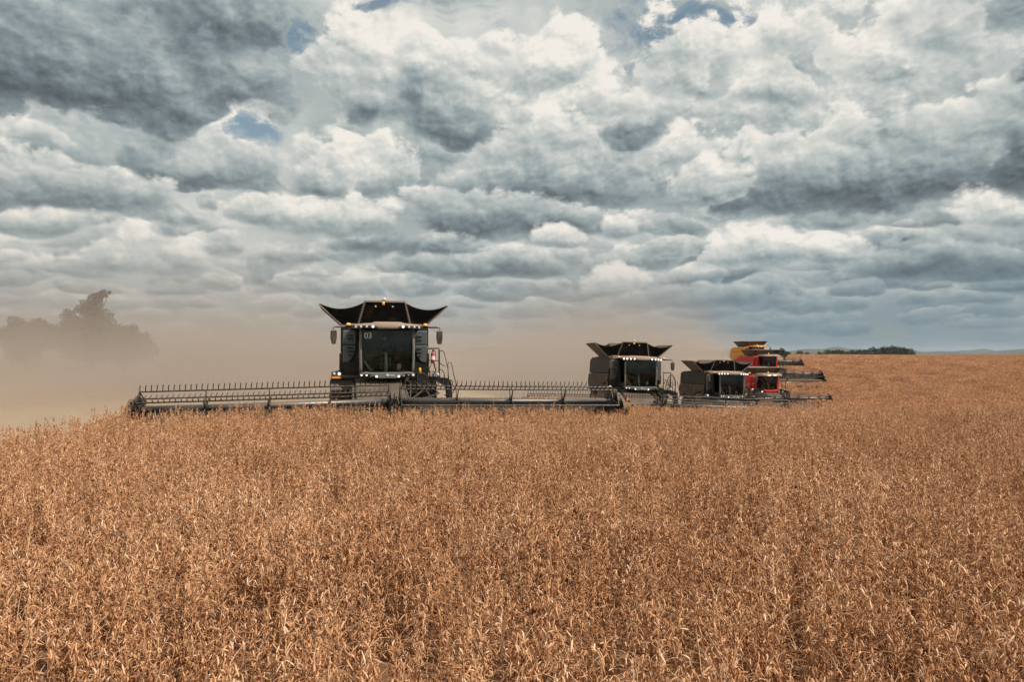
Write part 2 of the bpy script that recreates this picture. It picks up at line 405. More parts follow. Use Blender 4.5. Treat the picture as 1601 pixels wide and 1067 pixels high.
# ground: one sheet to the horizon, rows closer together near the camera
rows = np.unique(np.concatenate([np.arange(-40, 130, 1.0), np.geomspace(130, 7000, 70)]))
ncol = 181; u = np.linspace(-1, 1, ncol); u = np.sign(u) * np.abs(u) ** 1.6
W_ = np.maximum(60, np.abs(rows) * 1.6 + 45)
X = u[None, :] * W_[:, None]; Y = np.repeat(rows[:, None], ncol, 1)
Z = ground_z(X, Y)
vid = np.arange(X.size).reshape(X.shape)
gf = np.stack([vid[:-1, :-1], vid[:-1, 1:], vid[1:, 1:], vid[1:, :-1]], -1).reshape(-1, 4)
gme = npmesh('field_ground', np.stack([X, Y, Z], -1).reshape(-1, 3), gf)
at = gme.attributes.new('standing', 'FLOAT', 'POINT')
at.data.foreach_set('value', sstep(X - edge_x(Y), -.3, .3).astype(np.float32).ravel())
m, nt_, b = mat('field_soil')
P = V(nt_, nt_.nodes.new('ShaderNodeNewGeometry').outputs['Position'])
a_ = nt_.nodes.new('ShaderNodeAttribute'); a_.attribute_name = 'standing'
n1 = noise(nt_, P, .12, 4); n2 = noise(nt_, P, 9.0, 5, .7); n3 = noise(nt_, P, .9, 4, .6)
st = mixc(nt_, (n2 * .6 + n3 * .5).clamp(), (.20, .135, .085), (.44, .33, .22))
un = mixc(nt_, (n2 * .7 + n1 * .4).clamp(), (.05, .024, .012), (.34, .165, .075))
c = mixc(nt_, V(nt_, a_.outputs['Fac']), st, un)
nt_.links.new(c.s, b.inputs['Base Color']); b.inputs['Roughness'].default_value = .95
bp = nt_.nodes.new('ShaderNodeBump'); bp.inputs['Strength'].default_value = .6; bp.inputs['Distance'].default_value = .1
nt_.links.new(n2.s, bp.inputs['Height']); nt_.links.new(bp.outputs[0], b.inputs['Normal'])
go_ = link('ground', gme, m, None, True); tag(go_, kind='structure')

# ------------------------------------------------------------------ the soybean crop: plants grown from stems, branches and pods
def sweep(pts, rad, n, flat=1.0):
    pts = np.asarray(pts, float); k = len(pts)
    d = np.gradient(pts, axis=0); d /= np.linalg.norm(d, axis=1, keepdims=True) + 1e-9
    ref = np.where(np.abs(d[:, 2:3]) < .9, [[0, 0, 1.0]], [[1.0, 0, 0]])
    a = np.cross(d, ref); a /= np.linalg.norm(a, axis=1, keepdims=True) + 1e-9; b_ = np.cross(a, d)
    th = np.arange(n) * 2 * np.pi / n
    v = pts[:, None] + np.asarray(rad)[:, None, None] * (a[:, None] * np.cos(th)[None, :, None] + flat * b_[:, None] * np.sin(th)[None, :, None])
    i, j = np.meshgrid(np.arange(k - 1), np.arange(n), indexing='ij')
    f = np.stack([i * n + j, i * n + (j + 1) % n, (i + 1) * n + (j + 1) % n, (i + 1) * n + j], -1).reshape(-1, 4)
    return v.reshape(-1, 3), f
class Soup:
    def __init__(s): s.v, s.f, s.t, s.n = [], [], [], 0
    def add(s, vf, tint):
        v, f = vf; s.v.append(v); s.f.append(f + s.n); s.t.append(np.full(len(v), tint)); s.n += len(v)
    def mesh(s, name, material):
        me = npmesh(name, np.concatenate(s.v), np.concatenate(s.f))
        me.attributes.new('tint', 'FLOAT', 'POINT').data.foreach_set('value', np.concatenate(s.t).astype(np.float32))
        me.polygons.foreach_set('use_smooth', [True] * len(me.polygons)); me.materials.append(material)
        return me
m, nt_, b = mat('ripe_soybean')
a_ = nt_.nodes.new('ShaderNodeAttribute'); a_.attribute_name = 'tint'
oi = nt_.nodes.new('ShaderNodeObjectInfo')
P = V(nt_, nt_.nodes.new('ShaderNodeNewGeometry').outputs['Position'])
pat = noise(nt_, P, .35, 3, .6); fine = noise(nt_, P, 60.0, 2, .6)
t = V(nt_, a_.outputs['Fac']) * .72 + V(nt_, oi.outputs['Random']) * .22 + (pat - .5) * .40 + (fine - .5) * .25 + .03
c = ramp(nt_, t.clamp(), [(0.0, (.035, .015, .007)), (.18, (.17, .062, .022)), (.42, (.455, .214, .096)), (.70, (.655, .365, .187)), (1.0, (.84, .60, .41))])
nt_.links.new(c.s, b.inputs['Base Color']); b.inputs['Roughness'].default_value = .62; b.inputs['Specular IOR Level'].default_value = .35
SOY = m
def unit(v): return v / (np.linalg.norm(v) + 1e-9)
def pod(S, base, dirn, L, r, tint):
    d = unit(dirn); side = unit(np.cross(d, rng.normal(size=3))); bend = rng.uniform(.03, .15) * L
    tt = np.array([0, .12, .34, .56, .78, 1.0])
    pts = base + d * (tt * L)[:, None] + side * (bend * (4 * tt * (1 - tt)))[:, None] + np.array([0, 0, -.006]) * tt[:, None] ** 2
    rad = r * np.array([.30, .75, 1.0, .92, .80, .10])
    S.add(sweep(pts, rad, 5, .62), tint)
def plant(seed):
    S = Soup(); H = rng.uniform(.74, .98)
    axes = []
    lean = rng.normal(0, .05, 2)
    zz = np.linspace(0, 1, 9); wob = rng.normal(0, .012, (9, 2)).cumsum(0)
    axes.append(np.stack([lean[0] * zz + wob[:, 0] * zz, lean[1] * zz + wob[:, 1] * zz, zz * H], 1))
    for k in range(rng.integers(4, 7)):
        h0 = rng.uniform(.06, .34); az_ = rng.uniform(0, 2 * np.pi); out = rng.uniform(.05, .17); top = rng.uniform(.55, 1.02) * H
        q = np.linspace(0, 1, 7); i0 = np.interp(h0, axes[0][:, 2], axes[0][:, 0]), np.interp(h0, axes[0][:, 2], axes[0][:, 1])
        r_ = out * (1 - (1 - q) ** 1.8)
        axes.append(np.stack([i0[0] + r_ * np.cos(az_), i0[1] + r_ * np.sin(az_), h0 + (top - h0) * q], 1) + rng.normal(0, .006, (7, 3)))
    for ai, A in enumerate(axes):
        S.add(sweep(A, np.linspace(.0042 if ai == 0 else .003, .0014, len(A)), 4), rng.uniform(.25, .75))
        seg = np.linalg.norm(np.diff(A, axis=0), axis=1); s_ = np.concatenate([[0], seg.cumsum()])
        t_ = rng.uniform(.03, .08) + (.10 if ai == 0 else 0)
        while t_ < s_[-1]:
            p = np.array([np.interp(t_, s_, A[:, i]) for i in range(3)])
            for q in range(rng.integers(1, 4 if p[2] < .8 * H else 5)):
                az_ = rng.uniform(0, 2 * np.pi); e_ = (rng.normal(1.05, .28), rng.normal(-1.0, .3), rng.normal(.1, .5))[rng.choice(3, p=(.50, .36, .14))]
                d = np.array([math.cos(az_) * math.cos(e_), math.sin(az_) * math.cos(e_), math.sin(e_)])
                st_ = p + d * .006
                tint = np.clip(rng.normal(.56, .24), .05, 1) if rng.random() > .07 else rng.uniform(0, .15)
                pod(S, st_, d, rng.uniform(.038, .060), rng.uniform(.0050, .0070), tint)
            t_ += rng.uniform(.028, .048)
        # dry leaf stalks left on the stem
        for q in range(3):
            t0 = rng.uniform(.3, .98) * s_[-1]; p = np.array([np.interp(t0, s_, A[:, i]) for i in range(3)])
            az_ = rng.uniform(0, 2 * np.pi); L = rng.uniform(.10, .30); k = np.linspace(0, 1, 4)
            pts = p + np.stack([math.cos(az_) * L * .7 * k, math.sin(az_) * L * .7 * k, L * (.8 * k - rng.uniform(.2, .9) * k * k)], 1)
            S.add(sweep(pts, np.linspace(.0019, .0010, 4), 3), rng.uniform(.45, 1.0))
        # the odd shrivelled leaf
        if rng.random() < .35:
            t0 = rng.uniform(.3, .9) * s_[-1]; p = np.array([np.interp(t0, s_, A[:, i]) for i in range(3)])
            d = unit(rng.normal(size=3)); e = unit(np.cross(d, rng.normal(size=3))); w = rng.uniform(.012, .024); l = w * 1.8
            cv = np.cross(d, e) * w * .6
            v = np.array([p, p + d * l * .5 + e * w + cv, p + d * l, p + d * l * .5 - e * w + cv])
            S.add((v, np.array([[0, 1, 2, 3]])), rng.uniform(.0, .3))
    return S.mesh('soybean_plant', SOY)
def patch(seed):
    """a square of far crop: many pod-sized to cluster-sized flakes"""
    S = Soup(); n = 420
    for k in range(n):
        x, y = rng.uniform(-.75, .75, 2); z = .35 + .55 * rng.beta(2.2, 1.5)
        d = unit(rng.normal(size=3) * [1, 1, 2.4]); e = unit(np.cross(d, rng.normal(size=3)))
        l, w = rng.uniform(.06, .13), rng.uniform(.018, .034); p = np.array([x, y, z])
        S.add((np.array([p - d * l * .5, p + e * w, p + d * l * .5, p - e * w]), np.array([[0, 1, 2, 3]])), np.clip(rng.normal(.60, .2), 0, 1))
    return S.mesh('soybean_patch', SOY)
NP, NQ = 12, 6
protos = bpy.data.collections.new('crop_prototypes')        # not in the scene: only the crop's node tree reads it
for i in range(NP): protos.objects.link(bpy.data.objects.new('p%02d' % i, plant(i)))
for i in range(NQ): protos.objects.link(bpy.data.objects.new('q%02d' % i, patch(i)))
def scatter(y0, y1, step, wide):
    ys = np.arange(y0, y1, step); out = []
    for y in ys:
        xs = np.arange(-wide * max(y, 1) - 3, wide * max(y, 1) + 3, step)
        if len(xs): out.append(np.stack([xs, np.full(len(xs), y)], 1))
    p = np.concatenate(out); p = p + rng.uniform(-.5, .5, p.shape) * step
    p = p[p[:, 0] > edge_x(p[:, 1]) + .05]
    thin = .5 + .5 * np.sin(p[:, 0] * 2.3 + 1.7 * np.sin(p[:, 1] * 1.9)) * np.sin(p[:, 1] * 2.7 + 1.3 * np.sin(p[:, 0] * 1.1))
    return p[rng.random(len(p)) > .22 + .30 * thin ** 3]
pA = scatter(1.4, 9, .195, .80); pB = scatter(9, 27, .215, .80); pC = scatter(27, 46, .30, .80); pD = scatter(44, 275, 1.12, .80)
# trodden and thin strip along the cut edge on the left
pts = np.concatenate([pA, pB, pC, pD]); isq = np.arange(len(pts)) >= len(pA) + len(pB) + len(pC)
idx = np.where(isq, rng.integers(NP, NP + NQ, len(pts)), rng.integers(0, NP, len(pts))).astype(np.int32)
rot = np.stack([rng.normal(0, .09, len(pts)), rng.normal(0, .09, len(pts)), rng.uniform(0, 2 * np.pi, len(pts))], 1)
rot[isq, :2] *= .3
hvar = 1 + .06 * np.sin(pts[:, 0] * .9 + 2 * np.sin(pts[:, 1] * .5)) * np.sin(pts[:, 1] * .8)
scl = rng.normal(.98, .16, len(pts)).clip(.55, 1.18) * np.where(isq, 1.0, hvar)
scl[len(pA) + len(pB):len(pA) + len(pB) + len(pC)] *= 1.12
cz = ground_z(pts[:, 0], pts[:, 1]) - .01
cme = bpy.data.meshes.new('soybean_crop'); cme.vertices.add(len(pts))
cme.vertices.foreach_set('co', np.concatenate([pts, cz[:, None]], 1).astype(np.float32).ravel())
cme.attributes.new('rot', 'FLOAT_VECTOR', 'POINT').data.foreach_set('vector', rot.astype(np.float32).ravel())
cme.attributes.new('scl', 'FLOAT', 'POINT').data.foreach_set('value', scl.astype(np.float32))
cme.attributes.new('idx', 'INT', 'POINT').data.foreach_set('value', idx)
crop = bpy.data.objects.new('soybean_crop', cme); COL.objects.link(crop)
tag(crop, 'ripe tan soybean plants standing across the whole field', 'crop', kind='stuff')
ng = bpy.data.node_groups.new('crop', 'GeometryNodeTree')
ng.interface.new_socket('Geometry', in_out='INPUT', socket_type='NodeSocketGeometry')
ng.interface.new_socket('Geometry', in_out='OUTPUT', socket_type='NodeSocketGeometry')
gi, gout = ng.nodes.new('NodeGroupInput'), ng.nodes.new('NodeGroupOutput')
ci = ng.nodes.new('GeometryNodeCollectionInfo'); ci.inputs['Collection'].default_value = protos; ci.inputs['Separate Children'].default_value = True
ip = ng.nodes.new('GeometryNodeInstanceOnPoints'); ip.inputs['Pick Instance'].default_value = True
def named(nm, ty):
    n = ng.nodes.new('GeometryNodeInputNamedAttribute'); n.data_type = ty; n.inputs[0].default_value = nm; return n.outputs[0]
e2r = ng.nodes.new('FunctionNodeEulerToRotation')
ng.links.new(named('rot', 'FLOAT_VECTOR'), e2r.inputs[0])
for a, bb in ((gi.outputs[0], ip.inputs['Points']), (ci.outputs[0], ip.inputs['Instance']), (named('idx', 'INT'), ip.inputs['Instance Index']),
              (e2r.outputs[0], ip.inputs['Rotation']), (named('scl', 'FLOAT'), ip.inputs['Scale']), (ip.outputs[0], gout.inputs[0])):
    ng.links.new(a, bb)
crop.modifiers.new('crop', 'NODES').node_group = ng
print('crop points', len(pA), len(pB), len(pC), len(pD))

# ------------------------------------------------------------------ combine harvesters; local frame: front towards -Y, origin on the ground under the cab's front
def text_mesh(s, size, depth=.004):
    cu = bpy.data.curves.new('t', 'FONT'); cu.body = s; cu.size = size; cu.align_x = 'CENTER'; cu.align_y = 'CENTER'; cu.extrude = depth
    o = bpy.data.objects.new('t', cu); COL.objects.link(o); bpy.context.view_layer.update()
    me = bpy.data.meshes.new_from_object(o.evaluated_get(bpy.context.evaluated_depsgraph_get()))
    bpy.data.objects.remove(o); bpy.data.curves.remove(cu); return me
def disc(mb, c, r, n=14, d=.03, axis='y', rz=None):
    c = Vector(c)
    mb.lathe([(-d, r * .9), (-d * .6, r), (d, r)], c, axis, n); return mb
HY, HZ = -4.0, 1.04            # reel centre
def header(root, hw, dark=True, droop=.02, phaseL=86, phaseR=112, lamp_x=None, split=.16, off=0.0):
    hl, hr = -hw + off, hw + off
    f = MB()
    f.box(hl, -.85, HY + .98, HY + 1.03, .28, .84); f.box(.85, hr, HY + .98, HY + 1.03, .28, .84)
    f.tube([(hl, HY + 1.06, .90), (hr, HY + 1.06, .90)], .075, 10)
    f.tube([(hl, HY + 1.10, .34), (hr, HY + 1.10, .34)], .09, 8)
    for x in np.linspace(hl + .05, hr - .05, 14): f.box(x - .04, x + .04, HY + 1.03, HY + 1.12, .30, .92)
    f.slab([(hl, HY - .62, .13), (hr, HY - .62, .13), (hr, HY + .98, .36), (hl, HY + .98, .36)], (0, .02, -.07))
    h = f.build('header', M['black_dusty'] if dark else M['black'], root, bevel=.006)
    k = MB(); k.box(hl, hr, HY - .72, HY - .61, .09, .13)
    for x in np.arange(hl + .05, hr, .15): k.prism([(x - .022, HY - .72), (x + .022, HY - .72), (x, HY - .84)], .10, .125, 'z')
    k.build('cutter_bar', M['black'], h)
    for s0, s1 in ((hl + .12, -.02), (.02, hr - .12)):
        k = MB(); k.slab([(s0, HY - .55, .165), (s1, HY - .55, .165), (s1, HY + .92, .375), (s0, HY + .92, .375)], (0, .01, .03)); k.build('draper_belt', M['belt'], h)
    R0 = .53
    for side, ph in ((-1, phaseL), (1, phaseR)):
        a, b = (hl + .28, off - split) if side < 0 else (off + split, hr - .28)
        def zz(x): return HZ - droop * abs(x - off)
        t = MB(); t.tube([(a, HY, zz(a)), ((a + b) / 2, HY, zz((a + b) / 2)), (b, HY, zz(b))], .105, 16)
        tube_ = t.build('reel_tube', M['steel'], h, True)
        for i in range(6):
            an = R(ph + 60 * i); cy, cz = HY - R0 * math.cos(an), R0 * math.sin(an)
            bar = MB(); bar.tube([(a, cy, zz(a) + cz), (b, cy, zz(b) + cz)], .025, 6)
            dy, dz = -math.cos(an), math.sin(an)
            n = int((b - a) / .152)
            for q in range(n + 1):
                x = a + .03 + q * .152
                if x > b: break
                sl = .035 * (1 if side > 0 else .9)
                p = Vector((x, cy, zz(x) + cz))
                bar.tube([p, p + Vector((0, dy * .09 - .01, dz * .09)), p + Vector((sl * .6, dy * .19 - .03, dz * .19))], .014, 4, False)
            bar.build('tine_bar', M['black'], h)
        for x in np.linspace(a + .02, b - .02, 5):
            sp = MB(); z0 = zz(x)
            sp.lathe([(-.03, .15), (.03, .15)], (x, HY, z0), 'x', 14)
            P5 = []
            for i in range(6):
                an = R(ph + 60 * i); p = Vector((x, HY - R0 * math.cos(an), z0 + R0 * math.sin(an))); P5.append(p)
                n_ = Vector((0, math.sin(an), math.cos(an)))
                c0 = Vector((x, HY, z0)); w = .035
                sp.slab([c0 - n_ * w * 1.6, c0 + n_ * w * 1.6, p + n_ * w * .7, p - n_ * w * .7], (.018, 0, 0))
            if abs(x - (a + .02)) < .01 or abs(x - (b - .02)) < .01:
                for i in range(6): sp.tube([P5[i], P5[(i + 1) % 6]], .018, 5)
            sp.build('reel_spider', M['black'], h)
    # arms carrying the reel, hydraulics beside them
    for x in (hl + .14, off, hr - .14):
        am = MB(); am.prism([(HY + 1.05, .84), (HY + 1.15, 1.12), (HY + .35, 1.30), (HY - .12, 1.13), (HY - .12, .95), (HY + .3, 1.10)], x - .045, x + .045, 'x')
        am.tube([(x + .09, HY + 1.0, .70), (x + .09, HY + .4, 1.15)], .035, 8)
        am.box(x - .10, x + .10, HY - .16, HY + .10, HZ - .20, HZ + .02)
        am.build('reel_arm', M['black'], h, bevel=.01)
    cb = MB(); cb.prism([(HY - .15, .75), (HY + .2, .72), (HY + .35, 1.0), (HY + .2, 1.34), (HY + .05, 1.36), (HY - .1, 1.15)], off - .12, off - .05, 'x')
    cb.tube([(off - .14, HY - .1, 1.0), (off + .16, HY - .1, .98)], .05, 8); cb.tube([(off + .1, HY + .1, 1.2), (off + .05, HY - .2, .86)], .03, 6)
    cb.build('centre_bracket', M['feeder'] if dark else M['black'], h, bevel=.01)
    for x, s in ((hl, -1), (hr, 1)):
        e = MB(); e.prism([(HY - .70, .08), (HY + 1.1, .08), (HY + 1.15, .95), (HY + .75, 1.16), (HY + .25, 1.22), (HY - .25, .95), (HY - .60, .42)], x - .06, x + .06, 'x')
        e.build('end_shield', (M['plank'] if s < 0 else M['black_dusty']) if dark else M['black'], h, bevel=.03)
        d = MB(); d.tube([(x, HY - .5, .36), (x, HY - .9, .22), (x, HY - 1.25, .10)], .14, 10, True, .03); d.build('divider', M['black_dusty'], h, True)
        g = MB(); g.lathe([(-.05, .26), (-.03, .30), (.03, .30), (.05, .26)], (x + s * .10 - s * .28, HY, HZ - droop * hw), 'x', 24)
        g.lathe([(-.09, .07), (.09, .07)], (x - s * .18, HY, HZ - droop * hw), 'x', 10)
        g.tube([(x - s * .10, HY - .1, 1.3 - droop * hw), (x - s * .10, HY + .1, .8)], .04, 6)
        g.build('reel_drive', M['black'], h)
        k = MB(); k.slab([(x + s * .062, HY - .62, .48), (x + s * .062, HY - .42, .48), (x + s * .062, HY - .42, .86), (x + s * .062, HY - .62, .80)], (s * .012, 0, 0)); k.build('warning_plate', M['safety'], h)
        k = MB(); k.box(x - s * .02, x + s * .05, HY - .52, HY - .46, .98, 1.08); k.build('marker_lamp', M['amber'], h, bevel=.01)
    if lamp_x is not None:
        k = MB(); k.lathe([(0, .10), (.10, .11), (.17, .07), (.18, .02)], (lamp_x, HY + 1.06, .97), 'z', 14); k.build('marker_lamp', M['amber'], h, True)
        k = MB(); k.box(hl + .3, lamp_x + .8, HY + .96, HY + 1.12, .985, 1.0); k.build('top_rail', M['straw'], h)  # thin tan strip: the frame's lit top edge, painted as colour
    return h

def wheel(root, x, y, r, w, rimmat):
    t = MB(); t.lathe([(-w / 2, r * .56), (-w / 2, r * .86), (-w * .38, r * .95), (0, r * .97), (w * .38, r * .95), (w / 2, r * .86), (w / 2, r * .56)], (x, y, r), 'x', 40)
    for k in range(22):
        a = 2 * math.pi * k / 22
        for s in (-1, 1):
            aa = a + (.14 if s > 0 else 0); c, s_ = math.cos(aa), math.sin(aa); c2, s2 = math.cos(aa + .22), math.sin(aa + .22)
            p, q = (x + s * .03, c, s_), (x + s * w / 2, c2, s2)
            t.slab([(p[0], y + p[1] * r * .94, r + p[2] * r * .94), (q[0], y + q[1] * r * .84, r + q[2] * r * .84), (q[0], y + q[1] * r * .92, r + q[2] * r * .92), (p[0], y + p[1] * r * 1.0, r + p[2] * r * 1.0)], (0, -s_ * .06, c * .06))
    wh = t.build('wheel', M['tyre'], root)
    d = MB(); d.lathe([(-w * .4, r * .57), (-w * .2, r * .5), (0, r * .2), (w * .2, r * .5), (w * .4, r * .57)], (x, y, r), 'x', 28); d.build('rim', rimmat, wh, True)

def bow(u, w0, w1, z0, z1, bulge):
    """curved windscreen: u, v in 0..1"""
    x = (2 * u[0] - 1) * (w0 + (w1 - w0) * u[1])
    return (x, -bulge * (1 - (2 * u[0] - 1) ** 2) - .10 * math.sin(math.pi * u[1]) * .6, z0 + (z1 - z0) * u[1])

def cab(root, style, n_lit, lit_low):
    dark = style == 'dark'
    z0, z1 = (1.87, 3.45) if dark else (1.80, 3.30)
    w0, w1 = (.94, .94) if dark else (.78, .95)
    c = MB()
    c.box(-.93, .93, 1.62, 1.68, z0, z1); c.box(-.93, .93, .0, 1.66, z0 - .10, z0 - .02)
    for s in (-1, 1):
        c.box(s * .93 - .03, s * .93 + .03, 1.45, 1.60, z0 - .02, z1)
        c.box(s * .93 - .02, s * .93 + .02, .05, 1.5, z0 - .02, z0 + .16)
    c.box(-.93, .93, .02, 1.66, z1, z1 + .02)
    cb = c.build('cab', M['inside'], root)
    g = MB(); g.grid(lambda u, v: bow((u, v), w0 - .03, w1 - .03, z0, z1, .26), 16, 8); ws = g.build('windshield', M['glass'], cb, True)
    for s in (-1, 1):
        g = MB(); g.slab([(s * (w0 - .01), .06, z0 + .1), (s * (w0 - .01), 1.46, z0 + .1), (s * (w1 - .01), 1.46, z1 - .02), (s * (w1 - .01), .06, z1 - .02)], (s * .012, 0, 0)); g.build('side_window', M['glass'], cb)
        p = MB(); p.tube([(s * (w0 + (w1 - w0) * v + .045 * math.sin(math.pi * v) * (.5 if dark else 0)), -.10 * math.sin(math.pi * v) * .6 + .01, z0 + (z1 - z0) * v) for v in np.linspace(-.02, 1.0, 9)], .055 if dark else .035, 8)
        p.build('pillar', M['trim'] if dark else M['black'], cb, True)
    # what one sees through the glass
    r = MB(); r.box(-.5, .5, 1.60, 1.615, z0 + .95, z1 - .22); r.build('rear_window', M['rearpane'], cb)
    st = MB(); st.box(-.28, .24, .88, 1.36, z0 + .34, z0 + .50); st.box(-.30, .26, 1.30, 1.46, z0 + .45, z0 + 1.12); st.box(-.16, .12, 1.30, 1.42, z0 + 1.12, z0 + 1.30); st.box(-.22, .18, .95, 1.3, z0 - .02, z0 + .34)
    st.box(.30, .48, .62, 1.25, z0 + .42, z0 + .56)
    st.build('seat', M['inside'], cb, bevel=.04)
    co = MB(); co.tube([(-.02, .22, z0 - .02), (-.02, .30, z0 + .40), (-.02, .45, z0 + .72)], .062, 10, True, .048); co.build('steering_column', M['column'], cb, True)
    sw = MB(); ring = arc((-.02, 0), .19, 0, 2 * math.pi, 20); sw.tube([(x, .50 + zc * .45, z0 + .80 + zc * .89) for x, _, zc in ring], .017, 6, False)
    sw.tube([(-.20, .50, z0 + .80), (.16, .50, z0 + .80)], .014, 5); sw.build('steering_wheel', M['black'], cb)
    mo = MB(); mo.box(.40, .66, .50, .54, z0 + .78, z0 + 1.0); mo.tube([(.52, .58, z0 + .5), (.52, .53, z0 + .82)], .018, 6); mo.build('monitor', M['inside'], cb, bevel=.01)
    tr = MB(); tr.box(-.62, -.36, .15, .38, z0 + .60, z0 + .615); tr.tube([(-.6, .3, z0), (-.6, .3, z0 + .605)], .012, 5); tr.build('tray', M['trim'], cb)
    for xa in (-.30, .12): tr = MB(); tr.box(xa, xa + .18, .12, .3, z0 + .28, z0 + .295); tr.build('pedal', M['trim'], cb)
    bt = MB(); bt.lathe([(0, .085), (.20, .085), (.25, .05)], (.44, .16, z0 + .05), 'z', 12); b_ = bt.build('water_bottle', M['bottle'], cb, True)
    bt = MB(); bt.lathe([(.25, .05), (.31, .05)], (.44, .16, z0 + .05), 'z', 12); bt.build('bottle_cap', M['bluecap'], b_)
    hs = MB(); hs.tube([(-.80, .2, z0 + .42), (-.74, .14, z0 + .30), (-.64, .1, z0 + .14), (-.52, .08, z0 + .05)], .045, 8, True, .06); hs.build('grab_handle', M['column'], cb, True)
    # roof with its visor and lamps
    if dark:
        rf = MB()
        def top(x): return 3.72 - .05 * sstep(abs(x), .45, .62) - .05 * sstep(abs(x), .7, 1.3)
        def bot(x): return 3.455 + .055 * sstep(abs(x), .33, .55)
        xs = np.linspace(-1.28, 1.28, 33); V_ = []; F_ = []
        for i, x in enumerate(xs):
            y_ = -.52 + .30 * (abs(x) / 1.28) ** 2.2; t, b = float(top(x)), float(bot(x)); e = sstep(abs(x), 1.08, 1.28) * .05
            V_ += [(x, y_ + .03, b), (x, y_, b + .04), (x, y_ + .05, t - .07 - e), (x, y_ + .22, t - e), (x, 1.0, t + .02 - e), (x, 1.9, t - .02 - e), (x, 1.95, b)]
            if i: o = 7 * (i - 1); F_ += [(o + k, o + (k + 1) % 7, o + 7 + (k + 1) % 7, o + 7 + k) for k in range(7)]
        F_ += [tuple(range(7))[::-1], tuple(range(7 * 32, 7 * 33))]
        rf.add(V_, F_); rf_ = rf.build('roof', M['roof'], cb, True)
        rf_.data.polygons.foreach_set('use_smooth', [True] * len(rf_.data.polygons))
        for s in (-1, 1):
            hb = MB(); q = np.linspace(.40, 1.26, 12)
            F0 = lambda x: -.555 + .30 * (x / 1.28) ** 2.2
            zt = lambda x: 3.578 - .02 * (x - .40) - .10 * max(0, .58 - x) * 2; zb = lambda x: 3.47 + .05 * (x - .4)
            V_ = []; F_ = []
            for i, x in enumerate(q): V_ += [(s * x, F0(x), zb(x)), (s * x, F0(x), zt(x)), (s * x, F0(x) + .14, zt(x)), (s * x, F0(x) + .14, zb(x))]
            for i in range(11): o = 4 * i; F_ += [(o + k, o + (k + 1) % 4, o + 4 + (k + 1) % 4, o + 4 + k) for k in range(4)]
            F_ += [(3, 2, 1, 0), (44, 45, 46, 47)]
            hb.add(V_, F_); hbo = hb.build('light_housing', M['black'], rf_)
            for i, x in enumerate((.54, .76, .96, 1.14)):
                on = i in n_lit[s]
                l = MB(); l.lathe([(-.02, .037), (-.012, .044), (.02, .044)], (s * x, F0(x) - .004, 3.530 - .004 * i), 'y', 16)
                l.build('headlight', M['lit'] if on else M['lens'], hbo, True)
            a = MB(); a.lathe([(0, .085), (.05, .085), (.09, .06), (.10, .01)], (s * 1.40, -.05, 3.58), 'z', 14); a.build('beacon', M['amberlit'], cb, True)
            a = MB(); a.tube([(s * 1.15, .05, 3.54), (s * 1.85, -.12, 3.53)], .035, 6); a.box(min(s * 1.2, s * 1.5), max(s * 1.2, s * 1.5), -.14, .06, 3.555, 3.58); a.build('roof_bracket', M['black'], cb)
    else:
        rf = MB(); pl = [(-1.05, -.45), (-.4, -.62), (.4, -.62), (1.25, -.40), (1.3, .2), (1.1, 1.8), (-1.1, 1.8)]
        rf.prism(pl, 3.30, 3.50, 'z'); rf.prism([(x * .8, y * .8 + .1) for x, y in pl], 3.505, 3.58, 'z')
        rf_ = rf.build('roof', M['cream'] if style == 'red' else M['yellow'], cb, bevel=.05)
        for i, x in enumerate((-.62, -.42, -.22, .22, .42, .62)):
            l = MB(); l.box(x - .07, x + .07, -.66, -.50, 3.33, 3.43); l.build('headlight', M['lit_low'] if i in n_lit[1] else M['lens'], rf_, bevel=.02)
        for s in (-1, 1):
            a = MB(); a.tube([(s * .9, -.2, 3.42), (s * 1.7, -.45, 3.42)], .035, 6); a.build('roof_bracket', M['black'], cb)
        a = MB(); a.lathe([(0, .08), (.14, .075), (.18, .03)], (.1, .6, 3.585), 'z', 12); a.build('beacon', M['amberlit'], cb, True)
    # mirrors on arms
    for s in (-1, 1):
        mx_ = s * 1.92; mz = 3.18 if dark else 3.0
        a = MB(); a.tube([(s * 1.62, -.06, 3.52 if dark else 3.4), (mx_, -.14, 3.52 if dark else 3.4), (mx_ + s * .02, -.14, mz + .24)], .02, 6); a.build('mirror_arm', M['black'], cb)
        m_ = MB(); m_.prism([(mx_ - .11, mz + .22), (mx_ + .11, mz + .22), (mx_ + .115, mz - .05), (mx_ + .07, mz - .28), (mx_ - .07, mz - .28), (mx_ - .115, mz - .05)], -.22, -.10, 'y')
        m_.build('mirror', M['mirrorback'], cb, bevel=.035)
    # apron below the windscreen with work lights and emblem
    if dark:
        ap = MB(); pr = [(-1.02, 1.80), (-.92, 1.85), (-.78, 1.885), (-.60, 1.86), (-.38, 1.865), (.38, 1.865), (.60, 1.86), (.78, 1.885), (.92, 1.85), (1.02, 1.80), (.90, 1.785), (.66, 1.79), (.46, 1.70), (.33, 1.645), (-.33, 1.645), (-.46, 1.70), (-.66, 1.79), (-.90, 1.785)]
        ap.prism(pr, -.34, .02, 'y'); apo = ap.build('apron', M['apron'], cb, bevel=.02)
        blk = MB(); blk.box(-1.0, 1.0, -.26, .05, 1.66, 1.79); blk.build('light_housing', M['black'], apo)
        for i, x in enumerate((-.93, -.75, -.58, -.40, .40, .58, .76, .93)):
            z = 1.745 + .03 * (abs(x) > .7) - .03 * (abs(x) < .5)
            l = MB(); l.lathe([(-.02, .036), (-.01, .042), (.02, .042)], (x, -.30 - .07 * (abs(x) < .5), z), 'y', 14); l.build('work_light', M['lit_low'] if i in lit_low else M['lens'], apo, True)
